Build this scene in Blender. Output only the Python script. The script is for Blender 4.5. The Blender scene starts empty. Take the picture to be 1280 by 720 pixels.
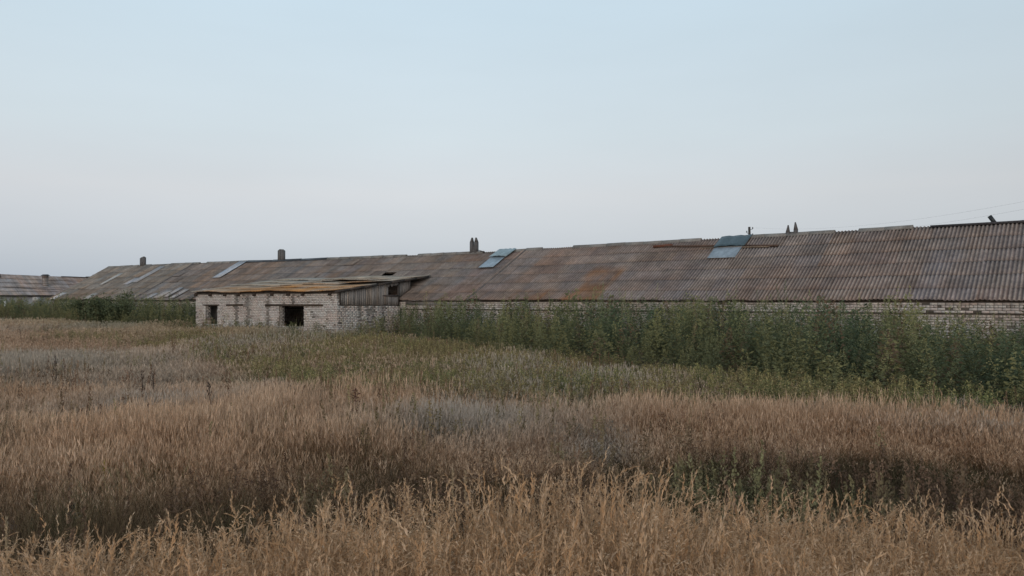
import bpy, math, random
import numpy as np
R = math.radians
rng = np.random.default_rng(7)
random.seed(7)
scene = bpy.context.scene
C = scene.collection

# ---------------------------------------------------------------- frame of the place
CAM_Z = 2.6
F = 1005.0                      # focal length in photo pixels
AX = np.array([-.803, .596])    # along the barn, away to the far left
NX = np.array([.596, .803])     # square to the barn, away from the camera
EAVE_N = 33.5                   # distance of the barn's eave line
BARN_ROT = math.atan2(-.596, .803)

def sstep(a, b, x):
    t = np.clip((np.asarray(x, float) - a) / (b - a), 0, 1)
    return t * t * (3 - 2 * t)

def hash2(ix, iy, seed):
    h = (ix * 374761393 + iy * 668265263 + seed * 1442695041) & 0xffffffff
    h = ((h ^ (h >> 13)) * 1274126177) & 0xffffffff
    return ((h ^ (h >> 16)) & 0xffff) / 65535.0

def vnoise(x, y, scale=1.0, seed=0, octaves=3):
    x = np.asarray(x, float) / scale; y = np.asarray(y, float) / scale
    out = 0; amp = .5; tot = 0
    for o in range(octaves):
        xi = np.floor(x).astype(np.int64); yi = np.floor(y).astype(np.int64)
        fx = x - xi; fy = y - yi
        fx = fx * fx * (3 - 2 * fx); fy = fy * fy * (3 - 2 * fy)
        s = seed + o * 17
        v = (hash2(xi, yi, s) * (1 - fx) + hash2(xi + 1, yi, s) * fx) * (1 - fy) + \
            (hash2(xi, yi + 1, s) * (1 - fx) + hash2(xi + 1, yi + 1, s) * fx) * fy
        out = out + amp * v; tot += amp
        amp *= .5; x = x * 2.03 + 11.3; y = y * 2.03 + 5.7
    return out / tot

def bank_edge(x):
    x = np.asarray(x, float)
    return 3.05 + .22 * np.clip(x, -4, 4) * np.where(x < 0, 1.0, .1) + .25 * (vnoise(x, x * 0, 1.3, 3, 2) - .5)

def ground_z(x, y):
    x = np.asarray(x, float); y = np.asarray(y, float)
    e = bank_edge(x)
    z = 1.0 * (1 - sstep(0, 4.2, y - e))
    z = z + .8 * sstep(20, 58, y)
    z = z + .16 * (vnoise(x, y, 5.0, 5) - .5) * sstep(5, 9, y)
    return z

def px_at(x, Y):
    return (x - 640) / F * Y

# ---------------------------------------------------------------- mesh helpers
class MB:
    """collects vertices, quads/triangles and one albedo colour per vertex"""
    def __init__(self):
        self.v = []; self.q = []; self.t = []; self.c = []; self.n = 0
    def add(self, v, q=None, t=None, col=(.5, .5, .5)):
        v = np.asarray(v, float).reshape(-1, 3)
        if q is not None and len(q): self.q.append(np.asarray(q, np.int64).reshape(-1, 4) + self.n)
        if t is not None and len(t): self.t.append(np.asarray(t, np.int64).reshape(-1, 3) + self.n)
        col = np.asarray(col, float)
        if col.ndim == 1: col = np.tile(col, (len(v), 1))
        self.v.append(v); self.c.append(col); self.n += len(v)
    def box(self, x0, x1, y0, y1, z0, z1, col=(.5, .5, .5), jit=0.0):
        v = np.array([[x0,y0,z0],[x1,y0,z0],[x1,y1,z0],[x0,y1,z0],[x0,y0,z1],[x1,y0,z1],[x1,y1,z1],[x0,y1,z1]], float)
        if jit: v = v + rng.uniform(-jit, jit, v.shape)
        self.add(v, [[3,2,1,0],[4,5,6,7],[0,1,5,4],[1,2,6,5],[2,3,7,6],[3,0,4,7]], col=col)
    def hexa(self, v, col):
        self.add(v, [[3,2,1,0],[4,5,6,7],[0,1,5,4],[1,2,6,5],[2,3,7,6],[3,0,4,7]], col=col)
    def bar(self, p, q, w, h, col, up=(0, 0, 1)):
        p = np.asarray(p, float); q = np.asarray(q, float)
        d = q - p; d /= np.linalg.norm(d)
        s = np.cross(d, up); s /= (np.linalg.norm(s) + 1e-9); u = np.cross(s, d)
        s = s * w / 2; u = u * h / 2
        self.hexa([p - s - u, p + s - u, q + s - u, q - s - u, p - s + u, p + s + u, q + s + u, q - s + u], col)
    def tube(self, pts, rad, col, seg=8):
        pts = np.asarray(pts, float); k = len(pts)
        rad = np.broadcast_to(np.asarray(rad, float), (k,))
        ang = np.linspace(0, 2 * np.pi, seg, endpoint=False)
        vs = []
        for i in range(k):
            d = pts[min(i + 1, k - 1)] - pts[max(i - 1, 0)]
            d /= np.linalg.norm(d) + 1e-9
            a = np.cross(d, (0, 0, 1.0)) if abs(d[2]) < .9 else np.cross(d, (1.0, 0, 0))
            a /= np.linalg.norm(a); b = np.cross(d, a)
            vs.append(pts[i] + rad[i] * (np.cos(ang)[:, None] * a + np.sin(ang)[:, None] * b))
        v = np.concatenate(vs)
        q = [[i * seg + j, i * seg + (j + 1) % seg, (i + 1) * seg + (j + 1) % seg, (i + 1) * seg + j]
             for i in range(k - 1) for j in range(seg)]
        v = np.concatenate([v, pts[:1], pts[-1:]])
        t = [[(j + 1) % seg, j, k * seg] for j in range(seg)] + \
            [[(k - 1) * seg + j, (k - 1) * seg + (j + 1) % seg, k * seg + 1] for j in range(seg)]
        self.add(v, q, t, col)
    def build(self, name, mat, parent=None, smooth=False):
        me = bpy.data.meshes.new(name)
        v = np.concatenate(self.v); c = np.concatenate(self.c)
        q = np.concatenate(self.q) if self.q else np.zeros((0, 4), np.int64)
        t = np.concatenate(self.t) if self.t else np.zeros((0, 3), np.int64)
        me.vertices.add(len(v)); me.vertices.foreach_set('co', v.astype(np.float32).ravel())
        nl = q.size + t.size; npoly = len(q) + len(t)
        me.loops.add(nl)
        me.loops.foreach_set('vertex_index', np.concatenate([q.ravel(), t.ravel()]).astype(np.int32))
        me.polygons.add(npoly)
        ls = np.concatenate([np.arange(len(q)) * 4, q.size + np.arange(len(t)) * 3]).astype(np.int32)
        me.polygons.foreach_set('loop_start', ls)
        if smooth: me.polygons.foreach_set('use_smooth', np.ones(npoly, bool))
        a = me.color_attributes.new('Col', 'FLOAT_COLOR', 'POINT')
        cc = np.ones((len(v), 4), np.float32); cc[:, :3] = np.clip(c, 0, 1)
        a.data.foreach_set('color', cc.ravel())
        me.update(calc_edges=True)
        me.materials.append(mat)
        o = bpy.data.objects.new(name, me); C.objects.link(o)
        if parent is not None: o.parent = parent
        return o

def tag(o, label=None, cat=None, group=None, kind=None):
    if label: o['label'] = label
    if cat: o['category'] = cat
    if group: o['group'] = group
    if kind: o['kind'] = kind
    return o

def empty(name, loc, rz, label, cat, group=None):
    o = bpy.data.objects.new(name, None); C.objects.link(o)
    o.location = loc; o.rotation_euler = (0, 0, rz); o.empty_display_size = .3
    return tag(o, label, cat, group)

# ---------------------------------------------------------------- materials
def material(name, rough=.85, layers=(), bump=0, bump_scale=30, transl=0, metal=0, spec=.3):
    """albedo = vertex colour 'Col' times a stack of procedural noises (scale, low, high, stretch)"""
    m = bpy.data.materials.new(name); m.use_nodes = True
    nt = m.node_tree; N = nt.nodes; L = nt.links
    b = N['Principled BSDF']; out = N['Material Output']
    b.inputs['Roughness'].default_value = rough
    b.inputs['Metallic'].default_value = metal
    b.inputs['Specular IOR Level'].default_value = spec
    at = N.new('ShaderNodeAttribute'); at.attribute_name = 'Col'
    col = at.outputs['Color']
    tc = N.new('ShaderNodeTexCoord')
    for (sc, lo, hi, st) in layers:
        mp = N.new('ShaderNodeMapping'); mp.inputs['Scale'].default_value = st
        L.new(tc.outputs['Object'], mp.inputs['Vector'])
        no = N.new('ShaderNodeTexNoise'); no.inputs['Scale'].default_value = sc
        no.inputs['Detail'].default_value = 5; no.inputs['Roughness'].default_value = .65
        L.new(mp.outputs['Vector'], no.inputs['Vector'])
        mr = N.new('ShaderNodeMapRange'); mr.inputs['From Min'].default_value = .3; mr.inputs['From Max'].default_value = .7
        mr.inputs['To Min'].default_value = lo; mr.inputs['To Max'].default_value = hi
        L.new(no.outputs['Fac'], mr.inputs['Value'])
        vm = N.new('ShaderNodeVectorMath'); vm.operation = 'SCALE'
        L.new(col, vm.inputs[0]); L.new(mr.outputs['Result'], vm.inputs['Scale'])
        col = vm.outputs['Vector']
    L.new(col, b.inputs['Base Color'])
    if bump:
        nb = N.new('ShaderNodeTexNoise'); nb.inputs['Scale'].default_value = bump_scale; nb.inputs['Detail'].default_value = 6
        L.new(tc.outputs['Object'], nb.inputs['Vector'])
        bm_ = N.new('ShaderNodeBump'); bm_.inputs['Strength'].default_value = bump; bm_.inputs['Distance'].default_value = .02
        L.new(nb.outputs['Fac'], bm_.inputs['Height']); L.new(bm_.outputs['Normal'], b.inputs['Normal'])
    if transl:
        tr = N.new('ShaderNodeBsdfTranslucent'); L.new(col, tr.inputs['Color'])
        mx = N.new('ShaderNodeMixShader'); mx.inputs['Fac'].default_value = transl
        L.new(b.outputs['BSDF'], mx.inputs[1]); L.new(tr.outputs['BSDF'], mx.inputs[2])
        L.new(mx.outputs['Shader'], out.inputs['Surface'])
    return m

M_grass = material('dry_grass_material', .9, [], transl=.25, spec=.1)
M_leaf = material('weed_leaf_material', .75, [], transl=.2, spec=.2)
M_roof = material('corrugated_sheet_material', .9, [(1.1, .72, 1.28, (1, 1, 1)), (9, .75, 1.2, (1, .35, 1)), (45, .8, 1.15, (1, 1, 1))], bump=.3, bump_scale=60, spec=.15)
M_brick = material('silicate_brick_material', .92, [(1.6, .78, 1.12, (1, 1, 1)), (14, .85, 1.1, (1, 1, 1)), (60, .85, 1.1, (1, 1, 1))], bump=.5, bump_scale=40, spec=.1)
M_wood = material('weathered_wood_material', .9, [(1.5, .7, 1.2, (6, 6, 1)), (30, .7, 1.15, (1, 1, .08))], bump=.5, bump_scale=35, spec=.1)
M_tin = material('tin_sheet_material', .5, [(1.8, .62, 1.12, (1, .4, 1)), (9, .75, 1.1, (1, .3, 1)), (40, .85, 1.08, (1, 1, 1))], bump=.08, bump_scale=8, metal=.25, spec=.4)
M_conc = material('concrete_material', .9, [(6, .8, 1.15, (1, 1, 1))], bump=.3, spec=.2)
M_ground = material('soil_and_litter_material', .95, [(.35, .7, 1.3, (1, 1, 1)), (6, .6, 1.35, (1, 1, 1)), (60, .5, 1.4, (1, 1, 1))], bump=.8, bump_scale=14, spec=.05)
M_cable = material('cable_material', .6, [])

# ---------------------------------------------------------------- ground
def make_ground():
    def axis(lim, near, step, g=1.07):
        a = list(np.arange(0, near, step)); s = step
        while a[-1] < lim:
            s *= g; a.append(a[-1] + s)
        return np.array(a)
    px = axis(1500, 16, .5); X = np.concatenate([-px[:0:-1], px])
    py = axis(1800, 24, .4); Y = np.concatenate([-axis(300, 4, .8)[:0:-1], py])
    gx, gy = np.meshgrid(X, Y)
    gz = ground_z(gx, gy) + .03 * (vnoise(gx, gy, 1.1, 9) - .5)
    v = np.stack([gx, gy, gz], -1).reshape(-1, 3)
    nx, ny = len(X), len(Y)
    i = np.arange(ny - 1)[:, None] * nx + np.arange(nx - 1)[None]
    q = np.stack([i, i + 1, i + nx + 1, i + nx], -1).reshape(-1, 4)
    k = vnoise(v[:, 0], v[:, 1], 4, 21)
    straw = sstep(18, 34, v[:, 1])[:, None]
    col = np.array([.075, .055, .036]) * (.6 + .8 * k[:, None]) * (1 - straw) + np.array([.20, .15, .105]) * (.75 + .5 * k[:, None]) * straw
    m = MB(); m.add(v, q, col=col)
    o = m.build('ground', M_ground, smooth=True)
    tag(o, 'uneven brown soil of the field under the dry grass', 'ground', kind='structure')
make_ground()

# ---------------------------------------------------------------- corrugated sheets
PITCH = .15
def sheet(m, fn, u0, u1, s0, s1, off0, off1, col, rough=.0, seg=6, crest=.0, trough_shade=.66, cut=None, lich=None, lcol=(.25, .118, .05)):
    """one corrugated sheet; fn(u, s, off) gives the point of the roof surface, off is measured square to it"""
    nw = max(1, int(round((u1 - u0) / PITCH))); nu = nw * seg + 1; ns = 4
    u = np.linspace(u0, u1, nu); f = np.linspace(0, 1, ns)
    U, Fv = np.meshgrid(u, f)
    S = s0 + (s1 - s0) * Fv
    lowedge = rng.normal(0, .012)
    S = S + (1 - Fv) * lowedge
    if cut is not None:
        S = np.where(Fv < .2, S + cut * (vnoise(U, U * 0, .3, int(u0 * 91) & 255, 2)), S)
    ph = np.cos(2 * np.pi * U / PITCH)
    sag = rough * (vnoise(U, S, .8, 77, 2) - .5)
    off = off0 + (off1 - off0) * Fv + .029 * ph + sag
    v = fn(U.ravel(), S.ravel(), off.ravel())
    i = np.arange(ns - 1)[:, None] * nu + np.arange(nu - 1)[None]
    q = np.stack([i, i + 1, i + nu + 1, i + nu], -1).reshape(-1, 4)
    c = np.tile(np.asarray(col, float), (nu * ns, 1))
    uu_, ss_ = U.ravel(), S.ravel()
    st = vnoise(np.floor(uu_ / PITCH + .5) * 1.7, ss_ * .35, 1.0, 23, 2)      # each corrugation weathers its own way
    tone = vnoise(uu_, ss_ * .3, .55, 29, 2)
    c = c * (.70 + .62 * st)[:, None]
    c = c * (1 + (tone[:, None] - .5) * np.array([.34, .06, -.22]))
    shade = np.clip(-ph.ravel(), 0, 1) * trough_shade * (.5 + .8 * tone)                  # trough shade painted into the colour to deepen the stripes
    c = c * (1 - shade[:, None]) + np.array([.062, .054, .052]) * shade[:, None]
    if crest:   # light on the crests painted in as a paler colour, patchy
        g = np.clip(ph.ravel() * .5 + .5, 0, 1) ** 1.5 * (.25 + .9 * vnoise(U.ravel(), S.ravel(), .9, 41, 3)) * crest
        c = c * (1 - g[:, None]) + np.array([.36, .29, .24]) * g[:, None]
    if lich is not None:
        g = lich(U.ravel(), S.ravel())[:, None]
        c = c * (1 - g) + np.array(lcol) * g * (.8 + .4 * rng.random())
    m.add(v, q, col=c)

def solidify(o, th):
    md = o.modifiers.new('thickness', 'SOLIDIFY'); md.thickness = th; md.offset = -1
    return o

# ---------------------------------------------------------------- the long barn
T_L, T_R = 77.4, -14.0            # far left end, right end (beyond the frame), metres along the barn
HALF = 5.5
WALL_N = .32                      # wall set back from the eave
RP = np.array([[-20, 3.18], [2.8, 3.18], [7, 3.17], [12, 3.13], [18, 3.06], [25, 3.0], [31, 2.985], [38, 2.99], [45, 3.03], [51, 3.07], [56, 3.12], [66, 3.2], [80, 3.2]])
EP = np.array([[-20, -.05], [5, -.05], [20, -.02], [33, .0], [50, .05], [80, .06]])
def ridge_h(t): return np.interp(t, RP[:, 0], RP[:, 1])
def eave_h(t): return CAM_Z + np.interp(t, EP[:, 0], EP[:, 1]) + .05 * (vnoise(t, np.asarray(t) * 0, 3.0, 12, 2) - .5)
OZ = .5                            # base height of the barn's empty
def roof_pt(u, s, off=0.0):
    """front slope, barn local coords: x = -t, y = distance behind the eave"""
    u = np.asarray(u, float); s = np.asarray(s, float); t = -u
    e = eave_h(t); r = CAM_Z + ridge_h(t)
    k = s / HALF
    sagm = -.07 * np.sin(np.pi * np.clip(k, 0, 1)) * (vnoise(t, k * 3, 4.5, 31, 2))
    z = e + (r - e) * k + sagm
    sl = (r - e) / HALF; ln = np.sqrt(1 + sl * sl)
    return np.stack([u + 0 * s, s - off * sl / ln, z + off / ln - OZ], -1)
def rear_pt(u, s, off=0.0):
    p = roof_pt(u, s, off); p[:, 1] = 2 * HALF - p[:, 1]
    return p

O2 = NX * EAVE_N
barn = empty('cattle_barn', (O2[0], O2[1], OZ), BARN_ROT,
             'very long low white brick barn with a sagging grey brown corrugated roof', 'barn')

def orange_mask(U, S):
    t = -U
    a = sstep(19.6, 20.0, t) * (1 - sstep(21.5, 22.1, t)) * (1 - sstep(2.6, 3.3, S)) * .95
    b = sstep(21, 22, t) * (1 - sstep(24.5, 26, t)) * (1 - sstep(.75, 1.0, S)) * .7
    c = sstep(27, 27.9, t) * (1 - sstep(33, 35, t)) * sstep(3.9, 4.8, S) * .55
    d_ = sstep(37, 39, t) * (1 - sstep(42, 44, t)) * sstep(2.2, 2.8, S) * .35
    e = sstep(14, 15, t) * (1 - sstep(27, 28, t)) * sstep(4.8, 5.2, S) * .5
    f = sstep(15.5, 16, t) * (1 - sstep(18.5, 20, t)) * sstep(4.0, 4.3, S) * .45
    g_ = sstep(22, 23, t) * (1 - sstep(26.5, 27.5, t)) * (1 - sstep(2.4, 3.6, S)) * .3
    h_ = sstep(50, 52, t) * (1 - sstep(60, 62, t)) * sstep(3.6, 4.6, S) * .12
    w = np.maximum.reduce([a, b, .75 * c, .7 * d_, .6 * e, .7 * f, .6 * g_, h_])
    n = vnoise(t * 1.0, S * .8, .7, 55, 3)
    sheet_k = vnoise(np.floor(t / SW) * 3.1, np.floor(S / HALF * ROWS) * 2.3, 1.0, 57, 1)
    return np.clip(w * (-.15 + 1.2 * n) * (.25 + 1.3 * sheet_k) + np.maximum(a, b * .6) * (n - .3) * .9, 0, .75)

def sheet_color(t, row):
    r = rng.random()
    greys = [(.235, .225, .215), (.20, .19, .195), (.265, .24, .215), (.215, .17, .145), (.235, .19, .15), (.185, .165, .17)]
    c = np.array(greys[int(r * 6) % 6])
    c = .55 * c + .45 * np.array([.23, .21, .195])
    if t > 62.7: c = np.array([.27, .25, .22]) * (.92 + .12 * rng.random())
    elif t > 47: c = .6 * c + .4 * np.array([.25, .24, .23])
    elif t > 28: c = .8 * c + .2 * np.array([.24, .22, .20])
    elif t < 8: c = .7 * c + .3 * np.array([.20, .19, .20])
    # runs of sheets of one weathering
    k = vnoise(t, row * 1.7, 5.0, 63, 2)
    c = c * (.62 + .34 * k) * (np.array([.98, .91, .87]) if t > 30 else np.array([.97, .84, .82])) * rng.uniform(.78, 1.2)
    if vnoise(t, row * 1.1, 4.0, 88, 2) > .56: c = c * np.array([1.04, .90, .80])
    return c

ROWS = 6; SW = 8 * PITCH - .07 if False else 7 * PITCH
# holes in the roof: (t range, s range)
HOLES = [(36.9, 37.9, 3.15, 3.75)]
def make_roof_slope(fn, front=True):
    m = MB()
    rowd = HALF / ROWS
    for row in range(ROWS):
        u = -T_L + (.3 if row % 2 else 0) * 0
        while u < -T_R - .01:
            u1 = min(u + SW, -T_R)
            t = -(u + u1) / 2
            s0 = row * rowd - (.10 if row else 0) + rng.normal(0, .012); s1 = (row + 1) * rowd + .03
            raised = .055 if t < 27.8 else 0.0
            if t > 62.7: raised = .04
            o0 = .023 + raised + abs(rng.normal(0, .004)); o1 = .012 + raised
            col = sheet_color(t, row)
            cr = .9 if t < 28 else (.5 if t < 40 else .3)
            cut = None
            if front and row == 0 and rng.random() < .25: cut = .12
            skip = False
            if front:
                for (a, b, c0, c1) in HOLES:
                    if a < t < b and c0 < (s0 + s1) / 2 + .2 < c1 + .5: skip = 'part'
            if skip == 'part':
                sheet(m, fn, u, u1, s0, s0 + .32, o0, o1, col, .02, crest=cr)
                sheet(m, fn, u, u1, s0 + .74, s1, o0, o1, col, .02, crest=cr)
            else:
                sg = 6 if t < 45 else 5
                rr = rng.random()
                if rr < .035 and front: o0 += .05; s0 -= .07
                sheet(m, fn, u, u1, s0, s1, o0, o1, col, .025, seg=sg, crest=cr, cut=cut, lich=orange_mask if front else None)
            u = u1
    return m
solidify(make_roof_slope(roof_pt).build('roof', M_roof, barn, smooth=True), .008)
solidify(make_roof_slope(rear_pt, False).build('roof', M_roof, barn, smooth=True), .008)

# purlins and eave beam: timber under the sheets (seen in the hole and along the torn eave)
m = MB()
for s in (.25, 1.3, 2.4, 3.5, 4.6, 5.35):
    tt = np.linspace(T_R + .1, T_L - .1, 30)
    p = roof_pt(-tt, np.full_like(tt, s), -.09)
    for a, b in zip(p[:-1], p[1:]): m.bar(a, b, .08, .1, (.11, .09, .075))
m.build('purlin', M_wood, barn)

# brickwork made of single bricks in front of a dark joint layer
def brick_wall(m, x0, x1, z0, ztop, y, holes=(), eroded=None, bl=.26, bh=.098, depth=.10, face=0.0, whiter=None, flip=False, dens=1.0):
    """wall in the plane y (front face towards -y) from x0 to x1; ztop may be a function of x"""
    gap = .013
    nrow = int((4.0) / bh)
    for r in range(nrow):
        zz = z0 + r * bh
        if zz > 4: break
        x = x0 + (-(bl / 2) if r % 2 else 0)
        if r % 3 == 2: step = bl / 2        # header course
        else: step = bl
        while x < x1:
            a, b = max(x, x0) + gap / 2, min(x + step, x1) - gap / 2
            xm = (a + b) / 2
            zt = ztop(xm) if callable(ztop) else ztop
            x += step
            if b - a < .03 or zz + bh > zt + .001: continue
            bad = False
            for (hx0, hx1, hz0, hz1) in holes:
                if hz0 - .02 < zz + bh / 2 < hz1 + .02:
                    if a < hx1 and b > hx0:
                        if a < hx0 - .04: b = hx0
                        elif b > hx1 + .04: a = hx1
                        else: bad = True
            if bad: continue
            e = eroded(xm, zz) if eroded else 0
            if rng.random() < .004 + .55 * e: continue
            k = rng.random()
            base = np.array([.63, .58, .53]) if k < .6 else (np.array([.60, .52, .475]) if k < .95 else np.array([.43, .38, .34]))
            pk = vnoise(xm, zz * 2, 1.4, 19, 2)
            base = base * (np.array([1.0, .95, .92]) if pk > .52 else 1.0)
            base = base * (.86 + .2 * rng.random()) * (1 - .62 * e)
            dy = rng.normal(0, .004) + e * abs(rng.normal(0, .03))
            m.box(a, b, y + dy, y + depth, zz + gap / 2, zz + bh - gap / 2, base, jit=.003)
GZ = -OZ - .3
m = MB()
wl, wr = -T_L + .35, -T_R - .35
yw = WALL_N
def barn_er(x, z): return .10 * (vnoise(x, z, 1.6, 90, 3) > .70)
brick_wall(m, wl, wr, 1.2 - OZ, 2.6 - OZ - .50, yw, eroded=barn_er)
m.box(wl, wr, yw + .03, yw + .38, GZ, 2.6 - OZ + .05, (.20, .175, .15))
m.build('wall', M_brick, barn)
m = MB()      # corbelled cornice courses under the eave
brick_wall(m, wl, wr, 2.6 - OZ - .46, 2.6 - OZ - .06, yw - .13, depth=.12, eroded=barn_er)
m.box(wl, wr, yw - .10, yw + .027, 2.6 - OZ - .455, 2.6 - OZ - .10, (.13, .115, .10))
m.build('cornice', M_brick, barn)
# gable ends and rear wall
m = MB()
for xx in (wl, wr):
    m = MB()
    r = CAM_Z + float(ridge_h(-xx)) - OZ - .12; e = 2.6 - OZ - .13; b = GZ
    y0, y1, yc = yw + .385, 2 * HALF - yw - .385, HALF
    for (xa, xb) in ((xx - .19, xx + .19),):
        v = [[xa,y0,b],[xa,y1,b],[xa,y1,e],[xa,yc,r],[xa,y0,e],[xb,y0,b],[xb,y1,b],[xb,y1,e],[xb,yc,r],[xb,y0,e]]
        m.add(v, [[0,1,2,4],[5,9,7,6],[0,5,6,1],[1,6,7,2],[0,4,9,5],[2,7,8,3],[3,8,9,4]], [[2,3,4],[7,9,8]], (.48, .45, .41))
    m.build('gable_wall', M_brick, barn)
m = MB(); m.box(wl, wr, 2 * HALF - yw - .38, 2 * HALF - yw, GZ, 2.6 - OZ + .05, (.48, .45, .41)); m.build('rear_wall', M_brick, barn)

# ridge caps: half round asbestos pieces, missing in places; dark board on the right, dark tin on the left
def ridge_piece(m, t0, t1, w, h, col, lift=0.0):
    a = np.linspace(0, math.pi, 7)
    ring = []
    for t in (t0, t1):
        z = CAM_Z + float(ridge_h(t)) - OZ + lift
        dz = rng.normal(0, .008)
        for k in a:
            ring.append([-t, HALF - math.cos(k) * w, z + dz + math.sin(k) * h - .05 * abs(math.cos(k)) * 2])
    q = [[i, i + 1, i + 8, i + 7] for i in range(6)]
    m.add(ring, q, col=col)
t = T_R; m = None
while t < T_L - .3:
    if not (T_R < t < 6.0 or 45.5 < t < 55.2 or 27.9 < t < 30.3 or 13.9 < t < 16) and rng.random() < .86:
        if m is None: m = MB()
        ridge_piece(m, t, t + 1.16, .17, .085, np.array([.23, .205, .18]) * (.8 + .4 * rng.random()), .035 + (.04 if t < 27.8 else 0))
    elif m is not None:
        solidify(m.build('ridge_cap', M_roof, barn, smooth=True), .01); m = None
    t += 1.1
if m is not None: solidify(m.build('ridge_cap', M_roof, barn, smooth=True), .01)
m = MB()
for (a, b) in ((T_R + .2, -4), (-4, 1.5), (1.5, 6.2)):
    pa = [-a, HALF - .10, CAM_Z + float(ridge_h(a)) - OZ + .075]; pb = [-b, HALF - .10, CAM_Z + float(ridge_h(b)) - OZ + .055]
    m.bar(pa, pb, .16, .10, (.065, .06, .062))
m.build('ridge_board', M_wood, barn)
m = MB()
for (a, b) in ((45.6, 48.6), (48.6, 52), (52, 55.2)):
    ridge_piece(m, a, b, .2, .07, (.06, .06, .065), .05)
solidify(m.build('ridge_strip', M_tin, barn), .006)

# joint strip where one roof stands higher than the next
m = MB()
for tj in (27.85, 62.75):
    ss = np.linspace(-.05, HALF, 8)
    p = roof_pt(np.full_like(ss, -tj), ss, .075)
    m = MB()
    for a, b in zip(p[:-1], p[1:]): m.bar(a, b, .10, .05, (.15, .13, .12) if tj < 30 else (.2, .18, .17))
    m.build('verge_board', M_wood, barn)
ss = np.linspace(-.05, HALF, 8)
m = MB()
p = roof_pt(np.full_like(ss, -(T_L + .03)), ss, .0)
for a, b in zip(p[:-1], p[1:]): m.bar(a, b, .05, .16, (.17, .15, .13))
m.build('verge_board', M_wood, barn)

# pale patch sheets
def patch(name, t0, t1, s0, s1, col, lift=.085, mat=M_roof, wave=True, skew=0.0, label=None):
    m = MB()
    fn = lambda u, s, o: roof_pt(u + skew * (s - s0), s, o)
    if wave:
        sheet(m, fn, -t1, -t0, s0, s1, lift + .03, lift, col, .02, cut=.1)
    o = m.build(name, mat, barn, smooth=True); solidify(o, .008)
    if label: o['label'] = label
    return o
patch('patch_sheet', 55.2, 56.3, 3.0, 5.5, (.42, .43, .45), label='pale grey replacement roof sheet beside the ridge')
patch('patch_sheet', 66.6, 67.5, 2.5, 5.1, (.37, .345, .33), skew=.03)
patch('patch_sheet', 67.5, 68.3, 2.2, 3.3, (.39, .36, .35))
patch('patch_sheet', 72.0, 72.7, 2.3, 4.2, (.42, .40, .37))
for (a, b, c_, d_) in ((58.9, 59.8, .1, 1.3), (57.9, 58.6, .2, 1.7), (56.7, 57.3, .05, 1.4), (60.2, 61.0, .0, .9)):
    patch('patch_sheet', a, b, c_, d_, (.38, .35, .335), skew=rng.normal(0, .08))
patch('patch_sheet', 69.8, 70.8, -.1, .9, (.33, .31, .29))
patch('patch_sheet', 76.0, 76.9, -.05, 1.1, (.45, .43, .42), label='whitish roof sheet at the far corner of the eave')

# tin patches with a bulging sheet over their upper edge
def tin_patch(t0, t1, s0, s1, sc, colA, colB, bulge):
    m = MB()
    U = np.linspace(-t1, -t0, 7); S = np.linspace(s0, s1, 8)
    gu, gs = np.meshgrid(U, S)
    v = roof_pt(gu.ravel(), gs.ravel(), .142 + .008 * vnoise(gu.ravel(), gs.ravel(), .4, 3))
    i = np.arange(7)[:, None] * 7 + np.arange(6)[None]
    q = np.stack([i, i + 1, i + 8, i + 7], -1).reshape(-1, 4)
    m.add(v, q, col=colA)
    o = solidify(m.build('tin_panel', M_tin, barn, smooth=True), .006)
    m = MB()
    S = np.linspace(sc, HALF + .1, 6); U = np.linspace(-t1 - .08, -t0 + .12, 9)
    gu, gs = np.meshgrid(U, S)
    k = 1 - (gs - sc) / (HALF + .1 - sc)
    w = np.sin(np.pi * np.clip((gu - U[0]) / (U[-1] - U[0]), 0, 1))
    v = roof_pt(gu.ravel(), gs.ravel(), (.145 + bulge * k * (.5 + .5 * w) + .02 * np.cos(2 * np.pi * gu / .3)).ravel())
    i = np.arange(5)[:, None] * 9 + np.arange(8)[None]
    q = np.stack([i, i + 1, i + 10, i + 9], -1).reshape(-1, 4)
    m.add(v, q, col=colB)
    solidify(m.build('tin_cover', M_tin, barn, smooth=True), .006)
tin_patch(28.75, 29.85, 3.45, 4.9, 4.55, (.34, .41, .46), (.36, .45, .47), .13)
tin_patch(14.25, 15.65, 3.55, 4.75, 4.5, (.34, .39, .43), (.08, .12, .135), .10)

# long timber lying skew across the roof
m = MB()
a = roof_pt([-19.0], [4.95], .13)[0]; b = roof_pt([-15.75], [4.72], .13)[0]
c = roof_pt([-14.15], [4.60], .13)[0]; d = roof_pt([-12.5], [4.45], .13)[0]
m.bar(a, b, .09, .08, (.13, .085, .065)); m.bar(c, d, .11, .09, (.12, .08, .062))
m.bar(roof_pt([-16.4], [4.62], .12)[0], roof_pt([-12.9], [4.40], .12)[0], .07, .05, (.26, .2, .15))
m.build('timber', M_wood, barn)
m = MB(); m.bar(roof_pt([-19.2], [5.0], .1)[0], roof_pt([-18.2], [5.05], .1)[0], .35, .12, (.17, .075, .05)); m.build('rusty_plate', M_wood, barn)

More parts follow.
